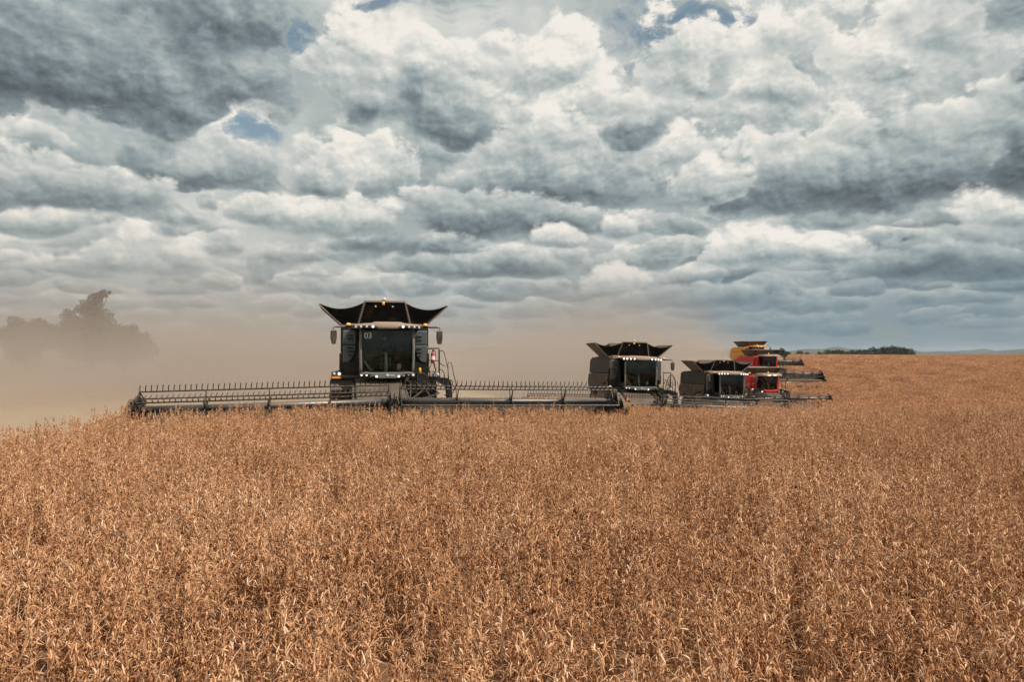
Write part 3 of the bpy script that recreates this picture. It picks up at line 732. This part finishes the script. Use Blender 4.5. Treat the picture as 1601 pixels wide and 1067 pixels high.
        e = MB(); e.prism([(-.04, 1.80), (.04, 1.80), (.05, 1.76), (0, 1.715), (-.05, 1.76)], -.362, -.342, 'y'); e.box(.075, .26, -.352, -.342, 1.742, 1.768); e.build('emblem', M['white'], apo)
    else:
        ap = MB(); ap.prism([(-.78, 1.80), (-.4, 1.74), (.4, 1.74), (.78, 1.80), (.80, 1.64), (.45, 1.52), (-.45, 1.52), (-.80, 1.64)], -.38, .02, 'y'); apo = ap.build('apron', M['redbright'] if style == 'red' else M['yellow'], cb, bevel=.03)
        for x in (-1.0, .92, 1.35):
            l = MB(); l.lathe([(-.03, .07), (.03, .08)], (x, -.3, 1.55), 'y', 12); l.build('work_light', M['lit_low'] if x < 0 else M['lens'], apo, True)
    return cb, ws

def tank(root, style):
    if style == 'dark':
        y0, y1 = 1.95, 4.7
        t = MB(); t.slab([(-1.02, y0, 3.62), (1.02, y0, 3.62), (.76, y0 - .42, 4.58), (-.76, y0 - .42, 4.58)], (0, .03, 0))
        tk = t.build('grain_tank', M['fabric'], root)
        b = MB(); b.slab([(-1.02, y1, 3.62), (1.02, y1, 3.62), (.76, y1 + .42, 4.58), (-.76, y1 + .42, 4.58)], (0, .03, 0)); b.build('tank_panel', M['plank'], tk)
        k = MB(); k.box(-.80, .80, y0 - .47, y0 - .39, 4.56, 4.635); k.build('tank_rim', M['rim'], tk, bevel=.01)
        for s in (-1, 1):
            k = MB(); k.slab([(s * 1.55, y0 + .05, 3.66), (s * 1.55, y1, 3.66), (s * 2.47, y1 + .15, 4.50), (s * 2.47, y0 - .15, 4.50)], (s * .03, 0, -.045)); k.build('tank_panel', M['plank'], tk)
            k = MB(); k.tube([(s * 1.60, y0 + .02, 3.63), (s * 2.51, y0 - .18, 4.47)], .028, 5); k.build('panel_edge', M['rim'], tk)
            k = MB(); k.tube([(s * 1.03, y0 - .03, 3.62), (s * .77, y0 - .46, 4.58)], .030, 5)
            for i in range(9): v = .1 + i * .1; k.box(s * (1.05 - .26 * v) - .035, s * (1.05 - .26 * v) + .035, y0 - .03 - .42 * v - .03, y0 - .03 - .42 * v, 3.62 + .96 * v - .018, 3.62 + .96 * v + .018)
            k.build('panel_edge', M['rim'], tk)
            for ya, yb, yc in ((y0 - .42, y0 - .15, y0), (y1 + .42, y1 + .15, y1)):
                A0, A1 = Vector((s * .76, ya, 4.585)), Vector((s * 1.02, yc, 3.62)); B0, B1 = Vector((s * 2.47, yb, 4.50)), Vector((s * 1.55, yc + (.05 if yc == y0 else 0), 3.66))
                def fn(u, v):
                    top = A0.lerp(B0, u) - Vector((0, 0, .24 * 4 * u * (1 - u))); botm = A1.lerp(B1, u)
                    return botm.lerp(top, v) + Vector((0, .10 * math.sin(math.pi * u) * math.sin(math.pi * v), 0))
                k = MB(); k.grid(fn, 14, 8); o = k.build('corner_sheet', M['fabric'], tk, True); sm = o.modifiers.new('t', 'SOLIDIFY'); sm.thickness = .012
        for x in (-.36, .30):
            l = MB(); l.lathe([(-.03, .03), (.02, .04)], (x, y0 - .40, 4.40), 'y', 10); l.build('tank_light', M['lens'], tk, True)
        l = MB(); l.lathe([(0, .05), (.13, .05)], (-.06, y0 - .45, 4.46), 'z', 12); l.build('beacon', M['amberlit'], tk, True); l = MB(); l.lathe([(.0, .07), (.05, .075), (.10, .05), (.12, .01)], (-.03, y0 - .43, 4.63), 'z', 14); l.build('antenna', M['lens'], tk, True)
    else:
        y0, y1 = 1.7, 4.6; B, T = 1.45, 2.05; zb, zt = 3.35, 4.22
        q = [(-B, y0, zb), (B, y0, zb), (B, y1, zb), (-B, y1, zb)]; p = [(-T, y0 - .5, zt), (T, y0 - .5, zt), (T, y1 + .5, zt), (-T, y1 + .5, zt)]
        t = MB(); t.slab([q[0], q[1], p[1], p[0]], (0, .04, 0)); tk = t.build('grain_tank', M['tankbrown'], root)
        for i in (1, 2, 3): k = MB(); k.slab([q[i], q[(i + 1) % 4], p[(i + 1) % 4], p[i]], ((-.04, 0, 0), (0, -.04, 0), (.04, 0, 0))[i - 1]); k.build('tank_panel', M['tankbrown'], tk)
        k = MB(); k.tube([p[0], p[1], p[2], p[3], p[0]], .045, 6, False); k.build('tank_rim', M['rim'] if style == 'red' else M['tankbrown'], tk)
    return tk

def combine(style, label, x, y, z, yaw, roll=0.0, hw=7.6, n_lit=None, lit_low=(), lamp_x=None, number=None, hoop=False, droop=.02, phases=(86, 112)):
    root = empty('combine_harvester', (x, y, z), R(yaw), R(roll)); tag(root, label, 'combine harvester', 'combine harvesters cutting the soybean field')
    dark = style == 'dark'; P_ = M['shell'] if dark else M[style]; PL = M['shell_low'] if dark else M[style]
    hood = 3.72 if dark else 3.38
    b = MB(); b.prism([(1.30, 1.35), (1.30, hood - .1), (1.5, hood), (6.4, hood - .12), (7.5, hood - .5), (8.0, 2.4), (7.6, 1.5), (5, 1.2), (2.2, 1.2)], -1.46, 1.46, 'x')
    bd = b.build('body', M['black_dusty'] if dark else P_, root, bevel=.04)
    for s in (-1, 1):
        xs = (s * 1.47, s * 1.68)
        k = MB(); k.prism([(1.32, 2.62), (1.34, hood - .14), (1.6, hood - .04), (4.2, hood - .07), (6.6, hood - .16), (7.3, hood - .34), (7.45, 2.48), (4.4, 2.55)], min(xs), max(xs), 'x'); k.build('side_panel', P_, root, bevel=.045)
        xs = (s * 1.47, s * 1.73)
        k = MB(); k.prism([(1.5, 1.75), (1.36, 2.58), (4.4, 2.51), (7.45, 2.44), (7.7, 1.8), (7.2, 1.3), (4.2, 1.25), (3.2, 1.85), (2.2, 2.0)], min(xs), max(xs), 'x'); k.build('lower_panel', PL, root, bevel=.05)
        if dark:
            # louvred shoulders on both sides of the cab
            xa, xb = sorted((s * 1.10, s * 1.60))
            k = MB(); k.box(xa, xb, 1.10, 1.30, 2.90, 3.44); k.prism([(s * 1.60, 2.88), (s * 1.10 + s * .02, 2.88), (s * 1.12, 2.72), (s * 1.22, 2.40), (s * 1.38, 2.22), (s * 1.58, 2.20)], 1.12, 1.30, 'y'); sh = k.build('shoulder_panel', M['panel'], root, bevel=.03)
            for zc in (3.27, 3.13, 2.78, 2.64, 2.50):
                lv = MB(); lv.slab([(s * 1.20, 1.085, zc), (s * (1.42 if zc > 2.6 else 1.40), 1.085, zc), (s * (1.42 if zc > 2.6 else 1.40), 1.03, zc - .035), (s * 1.20, 1.03, zc - .035)], (0, .01, .02))
                lv.build('louvre', M['shell'], sh)
            k = MB(); k.box(xa, xb, 1.18, 1.32, 1.75, 2.22); k.build('frame_post', M['black'], root)
            k = MB(); k.box(xa, xb, 1.2, 1.3, 3.44, 3.60); k.build('frame_rail', M['black'], root)
        else:
            xa, xb = sorted((s * 1.02, s * 1.50))
            k = MB(); k.box(xa, xb, 1.05, 1.31, 1.75, hood - .08); k.build('shoulder_panel', M['redbright'] if style == 'red' else M['yellow'], root, bevel=.05)
    cb, ws = cab(root, style, n_lit, lit_low)
    if number:
        me = text_mesh(number, .30); o = link('number', me, M['white'], ws); o.rotation_euler = (R(90), 0, 0); o.location = (-.70, -.19, 3.20)
        bpy.context.view_layer.update()
        for v in me.vertices: v.co = (v.co.x, v.co.y, v.co.z)
        o.location.y = bow((.5 + -.70 / 1.88, .84), .91, .91, 1.87, 3.45, .26)[1] - .035; o.rotation_euler = (R(90), 0, R(-20))
    tank(root, style)
    header(root, hw, dark, droop, *phases, lamp_x=lamp_x)
    # feeder house
    f = MB(); wl, wr = (-1.15, .55) if dark else (-.75, .75)
    f.slab([(wl, .9, 1.05), (wr, .9, 1.05), (wr, HY + 1.15, .28), (wl, HY + 1.15, .28)], (0, -.10, .62)); 
    fe = f.build('feeder_house', M['feeder'], root, bevel=.05)
    rb = MB()
    for i in range(6): v = i / 5; rb.box(wl + .02, wr - .02, .7 - v * 3.0, .74 - v * 3.0, 1.62 - v * .63, 1.66 - v * .63)
    rb.tube([(wl - .08, .5, 1.45), (wl - .08, HY + 1.3, .75)], .05, 8); rb.tube([(wr + .08, .5, 1.45), (wr + .08, HY + 1.3, .75)], .05, 8)
    rb.build('feeder_ribs', M['feeder'], fe)
    for s in (-1, 1): wheel(root, s * 1.66, 2.2, .95, .74, M['trim'] if dark else M['cream']); wheel(root, s * 1.45, 6.4, .66, .5, M['trim'] if dark else M['cream'])
    ax = MB(); ax.tube([(-1.6, 2.2, .95), (1.6, 2.2, .95)], .17, 10); ax.box(-.9, .9, 1.4, 7, .85, 1.3); ax.tube([(-1.4, 6.4, .66), (1.4, 6.4, .66)], .10, 8); ax.build('axle', M['black_dusty'], root)
    # fender shelf on the machine's right with lamps
    k = MB(); k.box(-2.02, -1.0, .55, 1.25, 1.62, 1.72); k.prism([(1.1, 1.62), (.7, 1.58), (.45, 1.2), (.52, 1.2), (.85, 1.5), (1.1, 1.55)], -2.05, -1.25, 'x'); fd = k.build('fender', M['feeder'], root, bevel=.02)
    for x_, m_ in ((-1.72, 'lit_low'), (-1.90, 'lens')):
        l = MB(); l.lathe([(-.04, .05), (.04, .062)], (x_, .50, 1.80), 'y', 14); l.build('work_light', M[m_], fd, True)
    l = MB(); l.box(-2.0, -1.66, .48, .54, 1.62, 1.70); l.build('marker_lamp', M['amber'], fd, bevel=.015)
    # platform, rails and ladder on the machine's left
    pf = MB(); pf.box(.98, 2.02, .25, 1.5, 1.60, 1.66); pf.box(.98, 2.02, .22, .25, 1.52, 1.68); po = pf.build('platform', M['black'], root)
    rl = MB()
    rl.tube([(1.52, .3, 1.66), (1.52, .3, 2.82)], .024, 6); rl.tube([(1.55, .3, 2.74), (1.95, .3, 2.76), (1.97, .3, 2.70), (1.97, .3, 1.66)], .03, 6); rl.tube([(1.52, .3, 2.30), (1.97, .3, 2.28)], .02, 6)
    rl.tube([(1.97, .5, 2.62), (2.12, .5, 2.68), (2.20, .5, 2.58), (2.30, .45, 2.10), (2.18, .45, 2.08), (2.02, .5, 2.2)], .017, 6)
    rl.tube([(1.99, .6, 1.92), (2.12, .6, 1.93), (2.20, .6, 1.80), (2.24, .6, 1.4)], .018, 6)
    rl.build('hand_rail', M['black'], po, True)
    hr = MB(); hr.tube([(2.42, .55, 1.10), (2.32, .5, 2.12), (2.38, .5, 2.22), (2.46, .5, 2.20), (2.62, .5, 1.50), (2.66, .5, 1.36), (2.52, .5, 1.02)], .019, 6); hr.tube([(2.34, .5, 2.1), (2.36, .5, 1.2)], .019, 6); hr.build('ladder_rail', M['black'], po, True)
    ld = MB(); ld.prism([(1.95, 1.62), (2.28, 1.62), (2.44, 1.45), (2.52, .55), (2.34, .55), (2.28, 1.30), (1.95, 1.45)], .30, .36, 'y'); ld.prism([(1.95, 1.62), (2.28, 1.62), (2.44, 1.45), (2.52, .55), (2.34, .55), (2.28, 1.30), (1.95, 1.45)], .80, .86, 'y')
    for zc in (.62, .92, 1.22, 1.50): ld.box(2.25, 2.48, .36, .80, zc, zc + .04)
    ld.build('ladder', M['black'], po)
    if hoop:
        hp = MB(); ring = arc((2.0, 2.05), .28, 0, 2 * math.pi, 22, 'xz', .25, .55); hp.tube(ring, .022, 6, False); hp.tube([(1.74, .25, 2.0), (2.26, .25, 2.0)], .016, 5); hp.tube([(1.90, .25, 1.55), (1.90, .25, 2.58)], .016, 5); hp.tube([(2.10, .25, 1.55), (2.10, .25, 2.58)], .016, 5); hp.build('guard_hoop', M['mirrorback'], po, True)
    # hoses, couplers and drives under the platform
    mc = MB()
    mc.box(.70, 1.55, .1, .8, 1.05, 1.52); mc.box(1.0, 1.9, .6, 1.2, .7, 1.5)
    mc.lathe([(0, .20), (.10, .22), (.14, .1)], (1.28, -.05, 1.62), 'y', 16); mc.lathe([(0, .16), (.12, .16)], (1.62, 0, 1.30), 'y', 14)
    for i, (dx_, dz_) in enumerate(((0, 0), (.16, -.12), (.22, .08), (.45, -.05), (.62, .03))):
        x0 = .72 + dx_; mc.tube([(x0, .05, 1.45), (x0 + .12, -.35, 1.40 + dz_), (x0 + .05 + .1 * i, -1.0, 1.05 + dz_ * 2), (.65 + .03 * i, -1.8 - .3 * i, .95 + dz_), (.62, HY + 1.4, .75)], .026, 6)
    mc.tube([(1.5, .1, 1.66), (1.42, .05, 1.95), (1.55, .05, 2.22), (1.75, .05, 2.18), (1.82, .05, 1.9), (1.68, .05, 1.66)], .022, 6)
    mc.tube([(1.6, .1, 1.66), (1.56, .05, 2.0), (1.70, .05, 2.24), (1.78, .05, 2.0)], .018, 6)
    mc.build('hydraulics', M['black'], root)
    for x_ in (1.74, 1.90):
        l = MB(); l.lathe([(-.04, .05), (.04, .062)], (x_, .16, 1.76), 'y', 14); l.build('work_light', M['lens'], po, True)
    l = MB(); l.lathe([(0, .055), (.20, .055), (.24, .03)], (1.22, .12, 1.78), 'z', 12); l.build('oil_filter', M['safety'], root, True)
    return root

def on(x, y): return float(ground_z(x, y))
C1 = combine('dark', 'nearest dark combine harvester, numbered 03, its wide reel lowered into the crop', -4.62, 25.9, on(-4.62, 25.9), 13.5,
             n_lit={-1: (0,), 1: (0,)}, lit_low=(0, 1, 3, 4, 7), number='03', droop=.018)
C2 = combine('dark', 'dark combine harvester with a lit row of roof headlights, next right of number 03', 7.75, 42.6, -1.31, 5, 1.8,
             n_lit={-1: (0, 1, 2, 3), 1: (0, 1, 2, 3)}, lit_low=(0, 1, 3, 4), lamp_x=-3.2, hoop=True, droop=.012, phases=(112, 84))
C3 = combine('dark', 'dark combine harvester with a red one close behind its right shoulder', 17.2, 55, -2.56, 5, 1.2, hw=5.4,
             n_lit={-1: (0, 1, 2, 3), 1: (0, 1, 2, 3)}, lit_low=(0, 1, 3, 4, 6), droop=.01, phases=(108, 80))
C4 = combine('red', 'lower red combine harvester in the dip, behind the third dark combine', 28.7, 78, -3.22, 4, 0, hw=5.0, n_lit={1: (1, 2, 3, 4)}, phases=(100, 100), droop=0)
C5 = combine('red', 'upper red combine harvester halfway up the slope, in front of the yellow one', 35.0, 95, -1.1, 4, 0, hw=5.3, n_lit={1: ()}, phases=(80, 80), droop=0)
C6 = combine('yellow', 'yellow combine harvester, farthest up the slope, its rear lost in dust', 39.4, 112, .34, 4, 0, hw=5.3, n_lit={1: (2, 3)}, phases=(95, 95), droop=0)

# fire extinguisher hung on the rail of the first machine
fx = MB(); c = (1.72, .22, 2.18)
fx.lathe([(0, .05), (.02, .075), (.36, .075), (.42, .045), (.46, .03)], c, 'z', 18)
ext = fx.build('fire_extinguisher', M['redtank'], None, True); tag(ext, 'red fire extinguisher hung on the hand rail beside the cab numbered 03', 'fire extinguisher')
k = MB(); k.box(c[0] - .03, c[0] + .05, c[1] - .03, c[1] + .03, c[2] + .46, c[2] + .52); k.tube([(c[0] + .03, c[1], c[2] + .49), (c[0] + .10, c[1], c[2] + .44), (c[0] + .09, c[1], c[2] + .2)], .012, 6); k.build('valve', M['black'], ext)
k = MB(); k.lathe([(.14, .077), (.28, .077)], c, 'z', 18); k.build('label_band', M['white'], ext)
for o in (ext,): o.matrix_world = C1.matrix_basis.copy()

# driver of the first machine, seated behind the wheel
def person(root_m):
    J = {'pelvis': (-.02, 1.10, 2.46), 'belly': (-.02, 1.12, 2.62), 'chest': (-.02, 1.08, 2.82), 'neck': (-.02, 1.03, 2.98), 'chin': (-.02, 1.0, 3.05), 'head': (-.02, .98, 3.14), 'crown': (-.02, 1.0, 3.23)}
    L = [('pelvis', 'belly'), ('belly', 'chest'), ('chest', 'neck'), ('neck', 'chin'), ('chin', 'head'), ('head', 'crown')]
    Rd = {'pelvis': (.15, .13), 'belly': (.145, .12), 'chest': (.155, .12), 'neck': (.06, .06), 'chin': (.068, .075), 'head': (.085, .10), 'crown': (.05, .06)}
    for s, t in ((-1, 'r'), (1, 'l')):
        for nm, p, r in (('sh', (s * .19 - .02, 1.05, 2.90), .065), ('el', (s * .27 - .02, .85, 2.70), .048), ('wr', (s * .17 - .02, .58, 2.74), .034), ('ha', (s * .17 - .02, .52, 2.76), .038),
                         ('hip', (s * .10 - .02, 1.02, 2.44), .095), ('kn', (s * .15 - .02, .62, 2.46), .07), ('an', (s * .15 - .02, .50, 2.02), .05), ('ft', (s * .16 - .02, .34, 1.93), .042)):
            J[nm + t] = p; Rd[nm + t] = (r, r)
        L += [('chest', 'sh' + t), ('sh' + t, 'el' + t), ('el' + t, 'wr' + t), ('wr' + t, 'ha' + t), ('pelvis', 'hip' + t), ('hip' + t, 'kn' + t), ('kn' + t, 'an' + t), ('an' + t, 'ft' + t)]
        for q in range(4):      # fingers closed round the wheel rim
            b0 = (s * (.165 + .018 * (q - 1.5)) - .02, .50, 2.77); b1 = (b0[0], .475, 2.79); b2 = (b0[0], .49, 2.735)
            for i, p in enumerate((b1, b2)): J['f%d%d%s' % (q, i, t)] = p; Rd['f%d%d%s' % (q, i, t)] = (.009, .009)
            L += [('ha' + t, 'f%d0%s' % (q, t)), ('f%d0%s' % (q, t), 'f%d1%s' % (q, t))]
        J['th' + t] = (s * .12 - .02, .50, 2.75); Rd['th' + t] = (.011, .011); L.append(('ha' + t, 'th' + t))
    names = list(J); me = bpy.data.meshes.new('person'); me.from_pydata([J[n] for n in names], [(names.index(a), names.index(b)) for a, b in L], [])
    o = link('person', me, M['shirt']); bpy.context.view_layer.objects.active = o
    sk = o.modifiers.new('skin', 'SKIN'); sv = me.skin_vertices[0].data if me.skin_vertices else None
    if sv is None:
        bm = bmesh.new(); bm.from_mesh(me); bm.verts.layers.skin.verify(); bm.to_mesh(me); bm.free(); sv = me.skin_vertices[0].data
    for i, n in enumerate(names): sv[i].radius = Rd[n]
    sv[0].use_root = True
    o.modifiers.new('sub', 'SUBSURF').levels = 1; o.modifiers['sub'].render_levels = 2
    hd = MB(); hd.lathe([(-.10, .045), (-.06, .075), (0, .088), (.06, .08), (.10, .05), (.12, .01)], (-.02, .975, 3.14), 'z', 16)
    hd.box(-.033, -.007, .868, .90, 3.10, 3.14)
    for s in (-1, 1): hd.box(-.02 + s * .088 - .012, -.02 + s * .088 + .012, .96, 1.0, 3.10, 3.16)
    hd.build('face', M['skin'], o, True)
    ha = MB(); ha.lathe([(.03, .094), (.07, .088), (.11, .055), (.13, .01)], (-.02, .99, 3.14), 'z', 16); ha.build('hair', M['hair'], o, True)
    o.matrix_world = root_m
    return o
drv = person(C1.matrix_basis.copy()); tag(drv, 'person in a dark shirt at the steering wheel inside the cab numbered 03', 'person')

# ------------------------------------------------------------------ trees
def leaf_mat(name, a, b_):
    m, nt, b = mat(name); P = V(nt, nt.nodes.new('ShaderNodeNewGeometry').outputs['Position'])
    n = noise(nt, P, .5, 4, .6); c = mixc(nt, n, a, b_); nt.links.new(c.s, b.inputs['Base Color']); b.inputs['Roughness'].default_value = .7
    return m
M['leaf'] = leaf_mat('dark_leaves', (.012, .018, .007), (.038, .048, .018)); M['bark'] = paint('bark', (.07, .05, .035), .9, 0, .1, 3)
M['wood'] = leaf_mat('wood_leaves', (.018, .030, .014), (.050, .070, .030)); M['farhill'] = leaf_mat('hill_forest', (.03, .04, .025), (.05, .06, .035))
def crown_soup(blobs, n, size):
    """many small leaf clumps through the volume of overlapping uneven lobes"""
    w = np.array([r * r for *_, r in blobs]); w = w / w.sum(); pk = rng.choice(len(blobs), n, p=w); B = np.array([b for b in blobs])
    d = rng.normal(size=(n, 3)); d /= np.linalg.norm(d, axis=1, keepdims=True)
    rr = B[pk, 3] * (rng.random(n) ** .45) * (1 + .18 * np.sin(d[:, 0] * 5 + pk) * np.sin(d[:, 2] * 6))
    p = B[pk, :3] + d * rr[:, None] * [1, 1, .85]
    a = rng.normal(size=(n, 3)); a /= np.linalg.norm(a, axis=1, keepdims=True); b = np.cross(a, rng.normal(size=(n, 3))); b /= np.linalg.norm(b, axis=1, keepdims=True)
    s = size * rng.uniform(.5, 1.3, (n, 1))
    v = np.stack([p - a * s, p + b * s * .6, p + a * s, p - b * s * .6], 1).reshape(-1, 3)
    return v, np.arange(4 * n).reshape(n, 4)
def tree(label, x, y, blobs, n, size, trunk=.35):
    z = on(x, y); root = empty('tree', (x, y, z)); tag(root, label, 'tree', 'trees behind the dust')
    link('crown', npmesh('crown', *crown_soup(blobs, n, size)), M['leaf'], root)
    t = MB(); cz_ = max(b[2] for b in blobs) * .55; t.tube([(0, 0, -.3), (.1, 0, cz_ * .5), (-.1, .1, cz_)], trunk, 9, True, trunk * .5)
    for bx_, by_, bz_, r in blobs: t.tube([(0, 0, cz_ * .55), (bx_ * .5, by_ * .5, cz_ * .55 + (bz_ - cz_ * .55) * .6), (bx_, by_, bz_)], trunk * .4, 6, True, .04)
    t.build('trunk', M['bark'], root)
D_ = 105.0
def L(px): return (px - 800) / 1094 * D_
tree('tallest tree in the dust, its top swept over to the right', L(143), D_, [(-.6, 0, 5.5, 3.0), (.6, 1, 7.5, 2.3), (-.2, 0, 9.4, 1.7), (.5, 0, 10.9, 1.1), (1.6, 0, 11.5, .75), (2.5, 0, 11.8, .35), (2.2, -1, 6, 2.2), (-2.4, 0, 6.5, 1.8), (.5, 0, 3.2, 2.8)], 8000, .22, .4)
tree('thin crowned tree just left of the tallest one in the dust', L(92), D_ + 4, [(0, 0, 6.8, 2.0), (-1.2, 0, 8.4, 1.3), (.7, 0, 9.4, 1.0), (1.8, 0, 8.4, .9), (-2.2, 0, 6, 1.6), (1.5, 0, 5.2, 2.0), (0, 0, 3.6, 2.8), (-3.0, 0, 5.0, 2.0), (2.6, 0, 6.4, 1.6)], 6000, .20, .28)
tree('leftmost broad tree in the dust, against the frame edge', L(35), D_ + 1, [(0, 0, 5.6, 2.4), (-1.8, 0, 7.2, 1.2), (1.4, 0, 6.9, 1.3), (-3.2, 0, 5.4, 1.7), (2.6, 0, 4.4, 1.9), (-.5, 0, 3.2, 2.8), (2.6, 0, 6.0, 1.8)], 6000, .22, .32)
tree('rounded lower tree right of the tallest one in the dust', L(205), D_ - 2, [(0, 0, 4.8, 2.3), (-1.8, 0, 5.9, 1.5), (1.0, 0, 6.0, 1.2), (2.4, 0, 4.4, 1.7), (3.5, 0, 3.0, 1.6), (0, 0, 2.8, 2.4)], 5600, .22, .32)
# the wood beyond the crest and the scattered trees left of it
def wood(name, label, lo, hi, prof, D, n, kind):
    vs, fs, c = [], [], 0
    for i in range(n):
        px = lo + (hi - lo) * (i + rng.uniform(.1, .9)) / n; d = D + rng.uniform(-15, 40); x = (px - 800) / 1094 * d
        top = CAM_Z + (553 - np.interp(px, *prof) + rng.normal(0, .8)) / 1094 * d; zg = on(x, d); h = top - zg
        v, f = crown_soup([(x, d, top - h * .22, h * .22), (x + rng.normal(0, 1.5), d, top - h * .45, h * .30), (x + rng.normal(0, 1.5), d, top - h * .72, h * .30)], 420, .55)
        vs.append(v); fs.append(f + c); c += len(v)
    o = link(name, npmesh(name, np.concatenate(vs), np.concatenate(fs)), M['wood']); tag(o, label, 'wood', kind=kind); return o
wood('distant_wood', 'dark green wood beyond the crest of the field, right of the harvesters', 1291, 1425, ([1291, 1300, 1330, 1358, 1362, 1372, 1380, 1395, 1415, 1425], [545, 547, 547, 546, 541, 544, 541, 540.5, 541, 546]), 480, 46, 'stuff')
for i, (px, top, d, lab) in enumerate(((1222, 544, 330, 'dark tree directly behind the grain tank of the upper red harvester'), (1232, 549, 430, 'small low tree, first to the right of the upper red harvester'), (1250, 547, 430, 'round topped tree standing alone between the red harvester and the wood'),
                                       (1262, 550, 460, 'tiny tree next left of the wood edge pair, low against the sky'), (1281, 549, 450, 'small tree touching the left end of the distant wood'))):
    x = (px - 800) / 1094 * d; z = on(x, d); h = CAM_Z + (553 - top) / 1094 * d - z
    root = empty('tree', (x, d, z)); tag(root, lab, 'tree', 'scattered trees on the skyline')
    link('crown', npmesh('crown', *crown_soup([(0, 0, h * .75, h * .26), (h * .2, 0, h * .5, h * .3), (-h * .22, 0, h * .5, h * .28)], 900, .4)), M['wood'], root)
    t = MB(); t.tube([(0, 0, -.5), (0, 0, h * .7)], .3, 7, True, .12); t.build('trunk', M['bark'], root)
# far wooded ridges
for D, ph, hgt, nm in ((3600, 0.3, 34, 'hills'), (5200, 2.1, 56, 'hills')):
    xs = np.linspace(-D * .2, D * .95, 160); vs = []
    for k, (dy, kz) in enumerate(((-220, 0), (-60, .75), (0, 1), (160, .7), (400, 0))):
        z = hgt * (.55 + .25 * np.sin(xs / 210 + ph) + .2 * np.sin(xs / 83 + 2 * ph) + .10 * np.sin(xs / 29)) * kz - 8 * (kz == 0) - 2
        vs.append(np.stack([xs, np.full_like(xs, D + dy), z + (rng.normal(0, .8, len(xs)) if kz == 1 else 0)], 1))
    vid = np.arange(5 * 160).reshape(5, 160); f = np.stack([vid[:-1, :-1], vid[:-1, 1:], vid[1:, 1:], vid[1:, :-1]], -1).reshape(-1, 4)
    tag(link(nm, npmesh(nm, np.concatenate(vs), f), M['farhill']), kind='structure')

# ------------------------------------------------------------------ dust thrown up by the machines, drifting left
def dust():
    k = MB(); k.box(-190, 54, 15, 175, -6, 26)
    m = bpy.data.materials.new('field_dust'); m.use_nodes = True; nt = m.node_tree; nt.nodes.clear()
    P = V(nt, nt.nodes.new('ShaderNodeNewGeometry').outputs['Position']); x, y, z = split(nt, P)
    line = ((x + 14.0) * 1.55 + 22.0 + x.smooth(18.0, 34.0) * 13.0).f('MAXIMUM', 19.0)
    front = (y - line).smooth(-3.0, 14.0)
    billow = noise(nt, P, .055, 4, .6); puff = noise(nt, P, .16, 3, .55)
    reach = x.smooth(20.0, -45.0)                                    # older dust to the left has risen higher
    H = reach * 1.3 + 2.4 + x.smooth(-6.0, 12.0) * 1.6
    zz = (z + x.smooth(0.0, 20.0) * (y.smooth(105.0, 60.0) * 2.4 + .6) - (billow - .5) * 7.0 - (puff - .5) * 2.0).f('MAXIMUM', 0.0)
    d = ((zz / H) * -1.0).f('EXPONENT') * front * ((billow - .5) * 4.4 + .82).f('MAXIMUM', .10) * x.smooth(52.0, 38.0) * z.smooth(24.0, 12.0)
    d = d * (x.smooth(-10.0, 12.0) * .05 + .053)
    # a ragged plume from the tail of each machine
    for px_, py_, pz_, rx_, rz_, k_ in ((-10, 42, 1.5, 9, 3.2, .07), (3, 60, .8, 10, 3.8, .07), (12, 76, .8, 10, 4.2, .08), (22, 100, 3.0, 12, 4.6, .07), (31, 124, 3.6, 8, 3.6, .06)):
        u = (x - float(px_)) / float(rx_); v = (y - float(py_)) / float(rx_ * 1.1); w = (z - float(pz_)) / float(rz_)
        e = (u * u + v * v + w * w).f('MULTIPLY', -1.0).f('EXPONENT')
        d = d + ((puff - .5) * 2.6 + (billow - .5) * 1.6 + e * 1.1 - .25).f('MAXIMUM', 0.0) * e * front * (k_ * 1.6)
    vol = nt.nodes.new('ShaderNodeVolumePrincipled'); vol.inputs['Color'].default_value = (.68, .59, .525, 1); vol.inputs['Anisotropy'].default_value = .25
    nt.links.new(d.s, vol.inputs['Density'])
    out = nt.nodes.new('ShaderNodeOutputMaterial'); nt.links.new(vol.outputs[0], out.inputs['Volume'])
    m.cycles.volume_step_rate = .8
    o = k.build('dust_cloud', m); tag(o, 'tan dust cloud drifting left behind the harvesters over the cut field', 'dust', kind='stuff')
dust()

# ------------------------------------------------------------------ the air itself: far ridges fade to blue in it
k = MB(); k.box(-14000, 14000, -400, 8000, -60, 70)
m = bpy.data.materials.new('air'); m.use_nodes = True; nt = m.node_tree; nt.nodes.clear()
vol = nt.nodes.new('ShaderNodeVolumePrincipled'); vol.inputs['Color'].default_value = (.80, .90, 1.0, 1); vol.inputs['Density'].default_value = .000055; vol.inputs['Anisotropy'].default_value = .2
out = nt.nodes.new('ShaderNodeOutputMaterial'); nt.links.new(vol.outputs[0], out.inputs['Volume'])
tag(k.build('haze', m), 'pale blue haze in the far air over the field', 'haze', kind='stuff')
